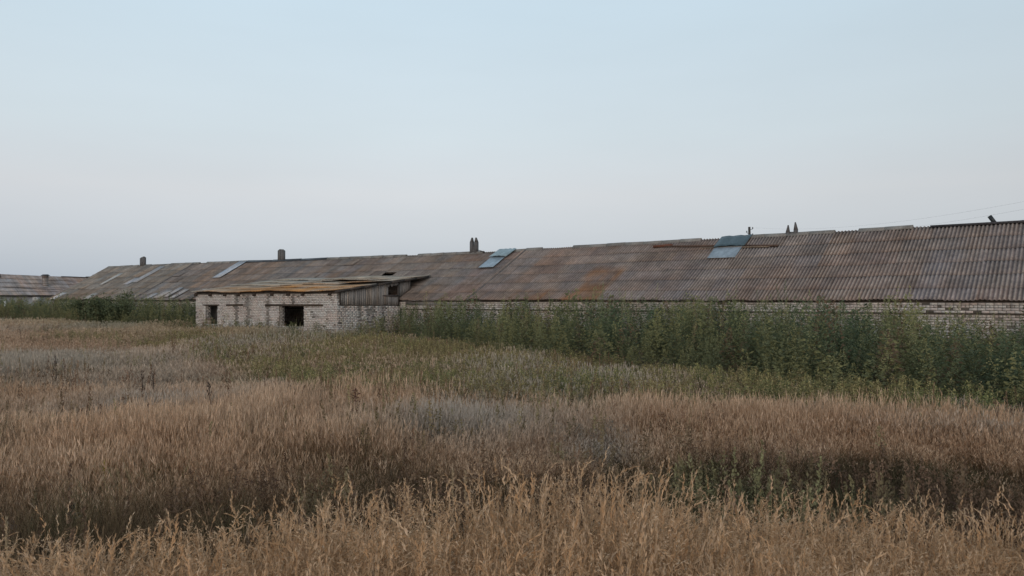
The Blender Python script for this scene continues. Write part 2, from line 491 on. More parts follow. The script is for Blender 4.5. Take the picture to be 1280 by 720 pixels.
# wooden vent shafts, rotted to pointed stumps
def vent_shaft(t, h, w, points, dx=0.0, col=(.145, .13, .125)):
    m = MB()
    zb = CAM_Z + float(ridge_h(t)) - OZ - .25
    x = -t; hw = w / 2
    bw = w / 4
    for side in range(4):
        for k in range(4):
            o0 = -hw + k * bw + .004; o1 = o0 + bw - .008
            oc = (o0 + o1) / 2
            hh = h + .25
            if side in (0, 2):   # faces seen broadside: boards
                top = hh * (points(oc / hw) if points else 1) * rng.uniform(.95, 1.0)
                y = HALF + (-hw if side == 0 else hw)
                v = [[x+o0,y-.012,zb],[x+o1,y-.012,zb],[x+o1,y+.012,zb],[x+o0,y+.012,zb],
                     [x+o0,y-.012,zb+top*rng.uniform(.93,1)],[x+o1,y-.012,zb+top*rng.uniform(.93,1)],[x+o1,y+.012,zb+top*.97],[x+o0,y+.012,zb+top*.97]]
            else:
                top = hh * (points(1.0 if side == 1 else -1.0) if points else 1) * rng.uniform(.92, 1.0)
                xx = x + (hw if side == 1 else -hw) + (.02 if side == 1 else -.02)
                v = [[xx-.012,HALF+o0,zb],[xx+.012,HALF+o0,zb],[xx+.012,HALF+o1,zb],[xx-.012,HALF+o1,zb],
                     [xx-.012,HALF+o0,zb+top*rng.uniform(.93,1)],[xx+.012,HALF+o0,zb+top*.97],[xx+.012,HALF+o1,zb+top*.97],[xx-.012,HALF+o1,zb+top*rng.uniform(.93,1)]]
            v = np.array(v); v[4:, 0] += dx * h
            m.hexa(v, np.array(col) * rng.uniform(.75, 1.25))
    # pointed ends
    o = m.build('vent_shaft', M_wood, barn)
    return m
def vee(x): return .66 + .34 * abs(x) ** 1.2
def flat(x): return .94 + .06 * abs(x)
def post_vent(t, h, sep, wd, pts, low, depth=.12, tilt=0.0, sink=.2):
    """two upright posts with rotted tips, boarded up to the height low; each post is a part"""
    zb = CAM_Z + float(ridge_h(t)) - OZ - sink; x = -t
    for s_, hgt in zip((-1, 1), h):
        m = MB(); xc = x + s_ * sep / 2; zt = zb + sink + hgt; y = HALF
        a = wd / 2; dz = pts * (1 if hgt > .3 else .6)
        lo = np.array([[xc-a,y-depth,zb],[xc+a,y-depth,zb],[xc+a,y+depth,zb],[xc-a,y+depth,zb]])
        hi = lo.copy(); hi[:, 2] = zt - dz; hi[:, 0] += tilt * s_
        m.hexa(np.concatenate([lo, hi]), (.135, .125, .12))
        xt = xc + tilt * s_ * 1.2 - s_ * a * .3; b = a * .22
        m.hexa(np.concatenate([hi, [[xt-b,y-depth*.5,zt],[xt+b,y-depth*.5,zt],[xt+b,y+depth*.5,zt],[xt-b,y+depth*.5,zt]]]), (.145, .135, .13))
        m.build('shaft_plank', M_wood, barn)
    m = MB(); m.box(x - sep / 2 + wd * .2, x + sep / 2 - wd * .2, HALF - depth * .6, HALF + depth * .6, zb, zb + sink + low, (.12, .11, .105), jit=.02)
    m.build('vent_shaft', M_wood, barn)
post_vent(71.1, (.80, .86), .36, .30, .10, .78)
post_vent(51.0, (.90, .88), .34, .28, .12, .80)
post_vent(31.9, (.98, .97), .36, .16, .30, .50)
post_vent(12.2, (.52, .64), .34, .17, .36, .18, depth=.08, tilt=.02)
m = MB(); z = CAM_Z + float(ridge_h(31)) - OZ
m.bar([-31.65, HALF - .15, z + .22], [-31.0, HALF - .1, z + .04], .06, .04, (.1, .09, .085)); m.build('fallen_board', M_wood, barn)
m = MB(); z = CAM_Z + float(ridge_h(3.9)) - OZ
m.bar([-3.78, HALF - .05, z + .05], [-3.98, HALF - .05, z + .37], .22, .16, (.035, .04, .042)); m.build('vent_pipe', M_tin, barn)
m = MB(); m.tube([[-2.9, HALF - .05, z + .12], [-1.5, HALF - .02, z + .21], [0.5, HALF, z + .3], [2.5, HALF, z + .42]], .012, (.05, .05, .055), 5); m.build('cable', M_cable, barn)

# torn sheets and a loose board on the eave beside the lean-to
m = MB()
for k in range(7):
    t = 32.6 - k * .35
    p = roof_pt([-t], [-.12 + rng.uniform(0, .1)], .05)[0]
    m.bar(p + [0, 0, -.02], p + [.25, rng.uniform(.02, .15), rng.uniform(-.06, .1)], .10, .02, np.array([.3, .28, .26]) * rng.uniform(.6, 1.1))
m.build('torn_sheet', M_roof, barn)
m = MB(); m.bar([-32.6, yw - .16, 2.6 - OZ - .16], [-28.4, yw - .16, 2.6 - OZ - .20], .04, .16, (.26, .245, .225)); m.build('eave_board', M_wood, barn)

# ---------------------------------------------------------------- the lean-to shed
SN0 = 28.87; ST0, ST1 = 33.1, 46.3          # front wall distance, right and left ends along the barn
sc2 = NX * SN0 + AX * ST0
SZ = .4
shed = empty('brick_shed', (sc2[0], sc2[1], SZ), BARN_ROT,
             'low white brick lean-to shed with dark openings, grey plank side and orange lichened roof', 'shed')
W = ST1 - ST0; DEP = 7.2
def sx(t): return -(t - ST0)                 # along the barn -> shed local x (0 at the right corner)
ZT = CAM_Z + .46 - SZ                        # wall top, local
zg = -.5
def shed_roof(u, s, off=0.0):
    """s: distance behind the front edge of the roof (0 = .25 in front of the wall)"""
    u = np.asarray(u, float); s = np.asarray(s, float)
    z = CAM_Z + .50 - SZ + (s - .25) * .137 + .05 * (vnoise(u, s, 3.0, 6, 2) - .5) + .03 * np.sin(u * .9)
    return np.stack([u + 0 * s, s - .25 - off * .13, z + off * .99], -1)
# openings in the front wall: (x0, x1, z0, z1)
h1 = (sx(45.25), sx(44.0), .75, 2.3 - SZ)
h2 = (sx(37.95), sx(35.8), .75, 2.31 - SZ)
COLS = [(42.02, .16, -1, 9), (40.95, .30, 1.75, 9), (40.9, .18, -1, 9), (39.0, .13, -1, 9), (36.75, .14, 1.9, 9)]
def shed_er(x, z):
    t = ST0 - x; e = 0
    for (tc, wd, za, zb) in COLS:
        if za < z < zb: e = max(e, float(np.exp(-((t - tc) / wd) ** 2)) * (.8 + .6 * float(vnoise(t, z, .4, 2, 2))))
    e = max(e, .4 * (float(vnoise(x, z, 1.2, 44, 3)) > .72))
    return min(e, 1)
m = MB()
brick_wall(m, -W, 0, .1, ZT, 0.0, holes=(h1, h2), eroded=shed_er, bl=.26, bh=.095)
dark = (.20, .175, .15)
# backing masonry round the openings
xs = [-W + .01, h1[0] - .02, h1[1] + .02, h2[0] - .02, h2[1] + .02, -.01]
for i in range(0, 6, 2): m.box(xs[i], xs[i + 1], .03, .42, zg, ZT - .02, dark)
for h in (h1, h2):
    m.box(h[0] - .02, h[1] + .02, .031, .419, zg, h[2] - .01, dark)
    m.box(h[0] - .02, h[1] + .02, .031, .419, h[3] + .06, ZT - .021, dark)
wallo = m.build('wall', M_brick, shed)
for h in (h1, h2):   # the reveals, brick faced
    for (x, sgn) in ((h[0], 1), (h[1], -1)):
        m = MB()
        r = 0; z = h[2]
        while z + .095 < h[3] + .02:
            y = .105; step = .26 if r % 2 else .13
            while y < .41:
                y1 = min(y + step, .41)
                a, b = (x - .018, x + rng.normal(0, .004)) if sgn > 0 else (x + rng.normal(0, .004), x + .018)
                m.box(a, b, y + .006, y1 - .006, z + .006, z + .089, np.array([.50, .46, .42]) * rng.uniform(.75, 1.1)); y = y1; step = .26
            z += .095; r += 1
        m.build('window_reveal', M_brick, shed)
for h in (h1, h2):
    m = MB(); m.box(h[0] - .05, h[1] + .05, -.02, .40, h[2] - .06, h[2] - .012, (.3, .28, .26), jit=.006)
    m.build('window_sill', M_brick, shed)
for (ta, tb, hh) in ((45.5, 43.75, .09), (43.0, 41.35, .10), (39.2, 34.2, .11)):
    m = MB(); m.box(sx(ta), sx(tb), -.035, .39, 2.3 - SZ + .0, 2.3 - SZ + hh - .01, (.085, .065, .05), jit=.012); m.build('lintel', M_wood, shed)
# rotted sill and loose bricks in the left opening
m = MB(); m.box(h1[0], h1[0] + .55, .02, .3, 1.05, 1.14, (.2, .15, .12), jit=.02); m.box(h1[0], h1[0] + .35, .05, .3, .76, 1.04, (.38, .3, .26), jit=.02); m.build('loose_brick', M_brick, shed)
# rafter ends
for px in (246.2, 264, 282, 299.5, 319, 341, 361.5, 379.5, 413.5):
    a = (px - 640) / F; Z = SN0 / (.803 + .596 * a); t = Z * (.596 - .803 * a); x = sx(t)
    m = MB(); m.box(x - .07, x + .07, -.16, .6, ZT - .18, ZT + .0, (.07, .055, .045), jit=.01); m.build('rafter_end', M_wood, shed)
# wall plate: dark timber line under the roof edge
m = MB(); m.box(-W - .05, .0, -.045, .25, ZT + .003, ZT + .05, (.07, .055, .045)); m.build('wall_plate', M_wood, shed)
# side wall: brick below, planks above; back and far side plain
side_y = EAVE_N - SN0
m = MB()
mm = MB()
def side_er(x, z):
    e = 0
    for (yc, wd) in ((1.75, .12), (2.35, .1), (2.7, .22), (3.5, .2)):
        e = max(e, float(np.exp(-((x - yc) / wd) ** 2)) * (.45 + .6 * float(vnoise(x, z, .4, 8, 2))))
    return e
brick_wall(mm, .015, side_y + .2, .1, lambda x: 1.985 + (.32 if x < .25 else 0) * (1 if x < .5 else 0), 0.0, eroded=side_er, bl=.26, bh=.095)
# turn the wall: its x runs along +y here, its outside faces +x
for v, c in zip(mm.v, mm.c):
    w = np.stack([-v[:, 1], v[:, 0], v[:, 2]], -1)
    m.add(w, [[3,2,1,0],[4,5,6,7],[0,1,5,4],[1,2,6,5],[2,3,7,6],[3,0,4,7]], col=c)
m.box(-.40, -.035, .43, side_y + .3, zg, 1.96, dark)
m.build('side_wall', M_brick, shed)
m = MB(); m.box(-W + .02, -W + .40, .43, side_y + .3, zg, ZT + .3, (.4, .37, .34)); m.build('side_wall', M_brick, shed)
m = MB()
y = .30
rs = np.random.default_rng(3)
while y < 5.7:
    bw = rs.uniform(.13, .17)
    top = CAM_Z + .50 - SZ + (y + bw / 2) * .137 - .02
    bot = 1.99 + rs.normal(0, .015) - (.03 if 1.2 < y < 4 else 0)
    if y > side_y - .02:                     # above the barn's roof slope, set back under the overhang
        bot = CAM_Z - SZ + (y - side_y) * .545 + .12
    if y < .34: bot = 2.0
    if not (side_y - .85 < y < side_y - .05) and top - bot > .1:
        k = rs.random()
        col = np.array([.33, .295, .27]) * (.72 + .5 * rs.random()) * (np.array([1.08, 1.0, .92]) if k < .3 else 1)
        xo = .012 + rs.normal(0, .006) - (.14 if y > side_y - .02 else 0)
        dt = rs.normal(0, .008)
        m.hexa([[xo-.014,y,bot],[xo+.014,y,bot],[xo+.014,y+bw-.012,bot],[xo-.014,y+bw-.012,bot],
                [xo-.014,y+dt,top-.012],[xo+.014,y+dt,top-.012],[xo+.014,y+bw-.012+dt,top],[xo-.014,y+bw-.012+dt,top]], col)
    elif side_y - .85 < y < side_y - .05:    # short boards under the gap
        m.box(-.01, .02, y, y + bw - .012, 1.96 + rs.normal(0, .02), 2.46, np.array([.29, .26, .24]) * rs.uniform(.7, 1.2))
    y += bw
m.build('plank_side', M_wood, shed)
m = MB(); m.box(.03, .08, side_y - 1.25, side_y - .035, 2.47, 2.53, (.10, .085, .08), jit=.01); m.build('rail', M_wood, shed)
m = MB(); m.box(-.05, .06, side_y - .03, side_y + .07, 1.9, 3.3, (.075, .065, .06), jit=.008); m.build('post', M_wood, shed)
m = MB(); m.box(-.06, .035, .21, .30, 2.0, 2.62, (.10, .085, .075), jit=.006); m.build('post', M_wood, shed)
m = MB()     # torn roofing felt hanging in the gap
U = np.linspace(side_y - .95, side_y - .05, 8); zt = CAM_Z + .5 - SZ + U * .137
vt = [[.03, u, z - .01] for u, z in zip(U, zt)]; vb = [[.06 + .04 * math.sin(i * 2.1), u, z - .06 - .22 * abs(math.sin(i * 1.35 + .4))] for i, (u, z) in enumerate(zip(U, zt))]
m.add(vt + vb, [[i, i + 1, i + 9, i + 8] for i in range(7)], col=(.2, .18, .17))
solidify(m.build('torn_felt', M_roof, shed), .006)
# roof sheets
def shed_lich(U, S):
    t = ST0 - U
    a = sstep(33.0, 34.0, t) * (1 - sstep(38.5, 43.5, t)) * (1 - sstep(1.5, 4.6, S)) * 1.1
    b = (1 - sstep(44, 46.4, t)) * (1 - sstep(1.2, 3.4, S)) * .65
    n = vnoise(t, S, 1.2, 15, 3)
    return np.clip(np.maximum(a, b) * (.0 + 1.75 * n), 0, .95)
m = MB()
rows = 5; rd = (DEP + .3) / rows
for r in range(rows):
    u = -W - .25
    while u < .2:
        u1 = min(u + SW, .22)
        s0 = r * rd - (.12 if r else 0) + rs.normal(0, .03); s1 = (r + 1) * rd + .02
        c = np.array([.34, .29, .235]) * rs.uniform(.88, 1.12)
        o0 = .10 + abs(rs.normal(0, .02)); o1 = .055
        if r == 2 and -3.2 < u < -.8: o0 += .10; s0 += .15
        if r == 3 and -6 < u < -1.5: o0 += .10
        sheet(m, shed_roof, u, u1, s0, s1, o0, o1, c, .03, lich=shed_lich, seg=5, trough_shade=.25, lcol=(.43, .215, .08))
        u = u1
solidify(m.build('roof', M_roof, shed, smooth=True), .008)
m = MB()
for s in (.45, 1.9, 3.4, 4.9, 6.3):
    uu = np.linspace(-W - .2, .17, 10); p = shed_roof(uu, np.full_like(uu, s), -.02)
    for a, b in zip(p[:-1], p[1:]): m.bar(a, b, .07, .09, (.09, .075, .065))
m.build('purlin', M_wood, shed)
m = MB()
a = shed_roof([.21], [.0], .0)[0]; b = shed_roof([.21], [7.25], .0)[0]
pp = [shed_roof([.21], [s], .0)[0] for s in np.linspace(-.02, 7.3, 8)]
for a, b in zip(pp[:-1], pp[1:]): m.bar(a, b, .035, .12, (.085, .07, .062))
m.build('verge_board', M_wood, shed)

# ---------------------------------------------------------------- the barn standing across, far left
B2 = np.array([px_at(0, 110), 110.0])
b2rot = math.atan2(NX[1], NX[0])            # local x runs along the square direction, away
barn2 = empty('cattle_barn', (B2[0], B2[1], .6), b2rot,
              'distant barn at the left edge with a pinkish grey corrugated roof and a brick chimney', 'barn')
RH2 = CAM_Z + 3.62 - .6; EH2 = CAM_Z + .72 - .6; RUN2 = 5.0
def roof2(u, s, off=0.0):
    u = np.asarray(u, float); s = np.asarray(s, float)
    k = s / RUN2
    z = EH2 + (RH2 - EH2) * k - .018 * np.clip(u, 0, 40) * k + .05 * (vnoise(u, s, 4, 3, 2) - .5)
    sl = .58; ln = math.sqrt(1 + sl * sl)
    return np.stack([u + 0 * s, -(RUN2 - s) - off * sl / ln, z + off / ln], -1)
def lich2(U, S):
    w = sstep(2.5, 5, U) * sstep(1.2, 2.6, S) * .25
    return np.clip(w * (.3 + 1.1 * vnoise(U, S, 1.6, 9, 3)), 0, .6)
def roof2b(u, s, off=0.0):
    p = roof2(u, s, off); p[:, 1] = -p[:, 1]; return p
for fn in (roof2, roof2b):
    m = MB()
    for r in range(5):
        u = -32.0
        while u < 30:
            c = np.array([.37, .32, .295]) * rs.uniform(.9, 1.1)
            if vnoise(u, r, 6, 71, 2) > .5: c = c * np.array([1.05, .95, .9])
            sheet(m, fn, u, u + SW, r - (.1 if r else 0), r + 1.02, .05 + abs(rs.normal(0, .01)), .015, c, .02, seg=4, trough_shade=.2, lich=lich2)
            u += SW
    solidify(m.build('roof', M_roof, barn2, smooth=True), .01)
m = MB()
m.box(-31.7, 29.7, -RUN2 + .3, -RUN2 + .65, -1, EH2 + .05, (.36, .35, .335)); m.box(-31.7, 29.7, RUN2 - .65, RUN2 - .3, -1, EH2 + .05, (.3, .28, .26))
m.build('wall', M_brick, barn2)
m = MB()
for x in (-31.5, 29.3):
    v = []
    for xx in (x, x + .3):
        v += [[xx,-4.34,-1],[xx,4.34,-1],[xx,4.34,EH2+.2],[xx,0,RH2-.75],[xx,-4.34,EH2+.2]]
    m = MB(); m.add(v, [[0,1,2,4],[5,9,7,6],[2,7,8,3],[3,8,9,4]], [[2,3,4],[7,9,8]], (.4, .37, .34))
    m.build('gable_wall', M_brick, barn2)
m = MB()
m.bar([-32, -RUN2 + .02, EH2 - .03], [30, -RUN2 + .02, EH2 - .03], .06, .14, (.06, .055, .05)); m.build('eave_board', M_wood, barn2)
m = MB()
for k in range(14):
    u = 8 + k * 1.4; ridge = roof2([u], [RUN2], .06)[0]
    m.bar(ridge, roof2([u + 1.42], [RUN2], .06)[0], .2, .1, (.07, .065, .06))
m.build('ridge_strip', M_roof, barn2)
# long ledge of sheets across the lower roof
m = MB()
for k in range(9):
    u = -1 + k * 1.1
    m.bar(roof2([u], [1.85 - k * .07], .08)[0], roof2([u + 1.0], [1.78 - k * .07], .08)[0], .12, .06, (.16, .14, .13))
m.build('loose_sheet', M_roof, barn2)
# chimney on the slope, seen at x=47
u = 4.7
p = roof2([u], [2.4], 0)[0]
ch = MB(); z0 = p[2] - .4; zt = RH2 + .05
r_ = 0; z = z0
while z < zt - .2:
    col = np.array([.24, .19, .165]) if (z - p[2] > 1.0 or r_ % 2) else np.array([.42, .38, .35])
    ch.box(p[0] - .3, p[0] + .3, p[1] - .3, p[1] + .3, z, z + .12, col * rs.uniform(.8, 1.15), jit=.01); z += .13; r_ += 1
cho = ch.build('chimney', M_brick, barn2)
m = MB(); m.box(p[0] - .42, p[0] + .42, p[1] - .42, p[1] + .42, z, z + .1, (.1, .1, .105)); m.box(p[0] - .3, p[0] + .3, p[1] - .3, p[1] + .3, z + .1, z + .22, (.09, .09, .1), jit=.03)
m.build('chimney_cap', M_conc, cho)
m = MB(); q_ = roof2([-1.0], [4.6], 0)[0]
m.box(q_[0] - .7, q_[0] + .7, q_[1] - .5, q_[1] + .3, q_[2] - .3, q_[2] + .28, (.08, .075, .075), jit=.06); m.build('roof_vent', M_wood, barn2)
m = MB(); q_ = roof2([12.0], [RUN2], 0)[0]
m.box(q_[0] - .5, q_[0] + .5, q_[1] - .2, q_[1] + .2, q_[2], q_[2] + .22, (.08, .075, .07), jit=.05); m.box(q_[0] + .5, q_[0] + .58, q_[1], q_[1] + .08, q_[2], q_[2] + .5, (.08, .075, .07)); m.build('ridge_block', M_wood, barn2)
m = MB(); m.box(2.2, 3.2, -RUN2 + .25, -RUN2 + .295, EH2 - .78, EH2 - .17, (.72, .71, .70), jit=.004)
o = m.build('window_board', M_wood, barn2); o['label'] = 'white board closing a window under the eave'
m = MB(); m.box(6.4, 8.5, -RUN2 + .2, -RUN2 + .295, EH2 - .3, EH2 - .12, (.5, .46, .42), jit=.01); m.build('white_plank', M_wood, barn2)

# white post in the weeds at the far left
Y = 72; X = px_at(6.5, Y); zg_ = float(ground_z(X, Y))
m = MB(); m.box(-.07, .07, -.07, .07, -.2, 1.72, (.62, .62, .60), jit=.008); m.box(-.09, .09, -.09, .09, 1.721, 1.78, (.55, .55, .54))
o = m.build('concrete_post', M_conc); o.location = (X, Y, zg_)
tag(o, 'thin whitish post standing in the green weeds at the left edge', 'post')

# ---------------------------------------------------------------- utility pole behind the barn
Y = 60; X = px_at(938, Y); zt = CAM_Z + 92.5 / F * Y; zb = float(ground_z(X, Y))
pole = empty('utility_pole', (X, Y, zb), 0, 'dark wooden utility pole with hook insulators rising behind the barn ridge', 'utility pole')
H = zt - zb
m = MB(); m.tube([[.12, 0, -.3], [0, 0, H * .6], [-.06, 0, H]], [.13, .105, .085], (.07, .065, .06), 10); m.build('pole', M_wood, pole, smooth=True)
ins = []
for (dx, dz) in ((.24, -.14), (-.2, -.42), (.24, -.62)):
    m = MB(); x0 = -.05
    m.tube([[x0, 0, H + dz - .05], [x0 + dx * .8, 0, H + dz - .06], [x0 + dx, 0, H + dz + .02]], .018, (.05, .05, .05), 6)
    hk = m.build('hook', M_cable, pole)
    m = MB(); m.tube([[x0 + dx, 0, H + dz], [x0 + dx, 0, H + dz + .05], [x0 + dx, 0, H + dz + .10], [x0 + dx, 0, H + dz + .13]], [.05, .055, .035, .03], (.16, .17, .17), 8)
    m.build('insulator', M_conc, hk, smooth=True)
    ins.append(np.array([X + x0 + dx, Y, zb + H + dz + .09]))
for k, (i, end, lab) in enumerate(((0, np.array([px_at(1330, 30), 30.0, CAM_Z + 134 / F * 30]), 'upper thin overhead wire running from the pole to the right'),
                              (2, np.array([px_at(1330, 30), 30.0, CAM_Z + 124 / F * 30]), 'lower thin overhead wire running from the pole to the right'))):
    f = np.linspace(0, 1, 25)[:, None]
    p = ins[i] * (1 - f) + end * f; p[:, 2] -= .55 * 4 * (f * (1 - f))[:, 0]
    m = MB(); m.tube(p, .002, (.10, .10, .105), 4)
    o = m.build('overhead_wire', M_cable); tag(o, lab, 'wire', 'overhead wires of the utility pole')

# ---------------------------------------------------------------- vegetation templates
def blade(v, q, tc, base, h, az, lean, curve, w0, segs, head=None, col0=0.0, col1=.6):
    """a bent grass stem; tc runs 0 (foot colour) to 1 (head colour)"""
    f = np.linspace(0, 1, segs + 1)
    d = np.array([math.cos(az), math.sin(az)])
    out = lean * f * h + curve * h * f ** 2.2
    z = h * (f - .30 * curve * f ** 2.5)
    side = np.array([-d[1], d[0], 0]) if random.random() < .6 else np.array([d[0], d[1], 0])
    a2 = random.uniform(0, 2 * math.pi); side = np.array([math.cos(a2), math.sin(a2), 0])
    c = np.stack([base[0] + d[0] * out, base[1] + d[1] * out, base[2] + z], -1)
    w = w0 * (1 - .65 * f)
    n0 = len(v)
    for i in range(segs + 1):
        v.append(c[i] - side * w[i] / 2); v.append(c[i] + side * w[i] / 2)
        tc += [col0 + (col1 - col0) * f[i]] * 2
    for i in range(segs): q.append([n0 + 2 * i, n0 + 2 * i + 1, n0 + 2 * i + 3, n0 + 2 * i + 2])
    tan = c[-1] - c[-2]; tan /= np.linalg.norm(tan) + 1e-9
    return c[-1], tan, d

def diamond(v, q, tc, p, axis, L, w, t, side=None):
    axis = np.asarray(axis, float); axis /= np.linalg.norm(axis) + 1e-9
    if side is None:
        r = np.array([random.gauss(0, 1) for _ in range(3)]); side = np.cross(axis, r)
    side = side / (np.linalg.norm(side) + 1e-9)
    n0 = len(v)
    v += [p, p + axis * L * .45 - side * w / 2, p + axis * L, p + axis * L * .45 + side * w / 2]
    tc += [t] * 4
    q.append([n0, n0 + 1, n0 + 2, n0 + 3])

def pack(v, q, tc): return np.array(v, float), np.array(q, np.int64), np.array(tc, float)

def tpl_seed_grass(n=10, spread=.065, hs=(.5, .95), spik=15, w=.0021):
    """near-camera grass: stems with nodding spikes, a few long dry leaves"""
    v, q, tc = [], [], []
    for i in range(n):
        b = np.array([random.gauss(0, spread), random.gauss(0, spread), 0])
        az = random.uniform(0, 2 * math.pi); h = random.uniform(*hs)
        cv = random.choice([.0, .02, .05, .11]); ln = random.uniform(0, .08)
        tip, tan, d = blade(v, q, tc, b, h, az, ln, cv, w, 5, col1=.7)
        L = random.uniform(.06, .13); p = tip.copy()
        bend = random.choice([.02, .05, .1, .25, .5])
        for k in range(spik):
            tan = tan + np.array([d[0], d[1], -.9]) * bend * .11 / 1
            tan /= np.linalg.norm(tan)
            p = p + tan * L / spik
            s = np.cross(tan, [random.gauss(0, 1), random.gauss(0, 1), random.gauss(0, 1)]); s /= np.linalg.norm(s) + 1e-9
            diamond(v, q, tc, p, tan * 1.0 + s * .30, random.uniform(.016, .026), .0066 * (1 - .55 * k / spik), random.uniform(.75, 1.0))
    for i in range(n):
        b = np.array([random.gauss(0, spread), random.gauss(0, spread), 0])
        blade(v, q, tc, b, random.uniform(.2, .5), random.uniform(0, 6.28), random.uniform(.05, .3), random.uniform(.05, .4), w * 1.2, 4, col0=.0, col1=random.uniform(.3, .7))
    return pack(v, q, tc)

def tpl_panicle(n=8, spread=.06, hs=(.55, 1.0), w=.002):
    """near-camera grass with airy one-sided panicles of fine branches"""
    v, q, tc = [], [], []
    for i in range(n):
        b = np.array([random.gauss(0, spread), random.gauss(0, spread), 0])
        h = random.uniform(*hs)
        tip, tan, d = blade(v, q, tc, b, h, random.uniform(0, 6.28), random.uniform(0, .1), random.choice([.0, .04, .1]), w, 5, col1=.75)
        L = random.uniform(.10, .18)
        for k in range(11):
            f = k / 10; p0 = tip - tan * L * (1 - f) * .8
            a = random.uniform(0, 6.28); ax = np.array([math.cos(a), math.sin(a), random.uniform(.6, 1.6)]); ax /= np.linalg.norm(ax)
            bl = .055 * (1 - .6 * f) * random.uniform(.5, 1.1)
            diamond(v, q, tc, p0, ax, bl, .0016, .8)
            for r in range(3):
                diamond(v, q, tc, p0 + ax * bl * random.uniform(.45, 1.0), ax + np.array([random.gauss(0, .4), random.gauss(0, .4), -.3]), random.uniform(.008, .015), .0042, random.uniform(.8, 1.0))
    for i in range(n):
        b = np.array([random.gauss(0, spread), random.gauss(0, spread), 0])
        blade(v, q, tc, b, random.uniform(.2, .55), random.uniform(0, 6.28), random.uniform(.03, .35), random.uniform(.0, .7), w * 1.3, 4, col0=.0, col1=random.uniform(.3, .8))
    return pack(v, q, tc)

def tpl_meadow(n=12, spread=.09, hs=(.40, 1.08), w=.0046, plume=.17, pw=.0125, leafy=6):
    v, q, tc = [], [], []
    for i in range(n):
        b = np.array([random.gauss(0, spread), random.gauss(0, spread), 0])
        az = random.uniform(0, 6.28); h = random.uniform(*hs)
        tip, tan, d = blade(v, q, tc, b, h, az, random.uniform(0, .10), random.choice([.0, .03, .07, .16]), w, 3, col1=.65)
        for k in range(3):
            diamond(v, q, tc, tip - tan * plume * .3 * k, tan + np.array([random.gauss(0, .13), random.gauss(0, .13), .15]), plume * random.uniform(.5, 1), pw * random.uniform(.5, 1), random.uniform(.8, 1))
    for i in range(leafy):
        b = np.array([random.gauss(0, spread), random.gauss(0, spread), 0])
        blade(v, q, tc, b, hs[1] * random.uniform(.3, .75), random.uniform(0, 6.28), random.uniform(.03, .22), random.uniform(.0, .25), w * 1.2, 3, col1=random.uniform(.3, .65))
    return pack(v, q, tc)

def tpl_short(n=14, spread=.1, h=.25, w=.007):
    v, q, tc = [], [], []
    for i in range(n):
        b = np.array([random.gauss(0, spread), random.gauss(0, spread), 0])
        blade(v, q, tc, b, h * random.uniform(.4, 1.2), random.uniform(0, 6.28), random.uniform(.1, .6), random.uniform(.1, .8), w, 3, col1=random.random())
    return pack(v, q, tc)

def tpl_weed(h=1.8, leaves=110, ll=.16, lw=.05, spire=.5, branch=.32, seeds=0, upright=.5, stemw=.012):
    """leafy upright weed: main stem, side shoots and leaves thinning into a spire; tc 0 stem, .3-.8 leaf, 1 seed"""
    v, q, tc = [], [], []
    az0 = random.uniform(0, 6.28); lean = random.uniform(0, .12)
    tip, tan, d = blade(v, q, tc, np.zeros(3), h, az0, lean, random.uniform(0, .12), stemw, 4, col0=0, col1=.2)
    for i in range(leaves):
        f = random.random() ** .75 * .93 + .07
        az = random.uniform(0, 6.28)
        env = branch * h * (1 - f) ** spire * min(1, f * 3 + .25)
        r = env * math.sqrt(random.random())
        out = lean * f * h
        p = np.array([d[0] * out + math.cos(az) * r, d[1] * out + math.sin(az) * r, h * f + r * upright * random.uniform(.2, .9)])
        ax = np.array([math.cos(az), math.sin(az), random.uniform(-.6, .9)])
        L = ll * random.uniform(.5, 1.15) * (1 - .45 * f)
        diamond(v, q, tc, p, ax, L, lw * random.uniform(.6, 1.2) * (1 - .35 * f), .3 + .5 * f * random.uniform(.4, 1.0))
    for i in range(seeds):
        f = random.uniform(.55, 1.02); az = random.uniform(0, 6.28); r = branch * h * (1.05 - f) * random.random()
        p = np.array([math.cos(az) * r + d[0] * lean * f * h, math.sin(az) * r + d[1] * lean * f * h, h * f + r * .5])
        diamond(v, q, tc, p, np.array([random.gauss(0, .5), random.gauss(0, .5), 1]), random.uniform(.02, .045), random.uniform(.012, .028), 1.0)
    return pack(v, q, tc)

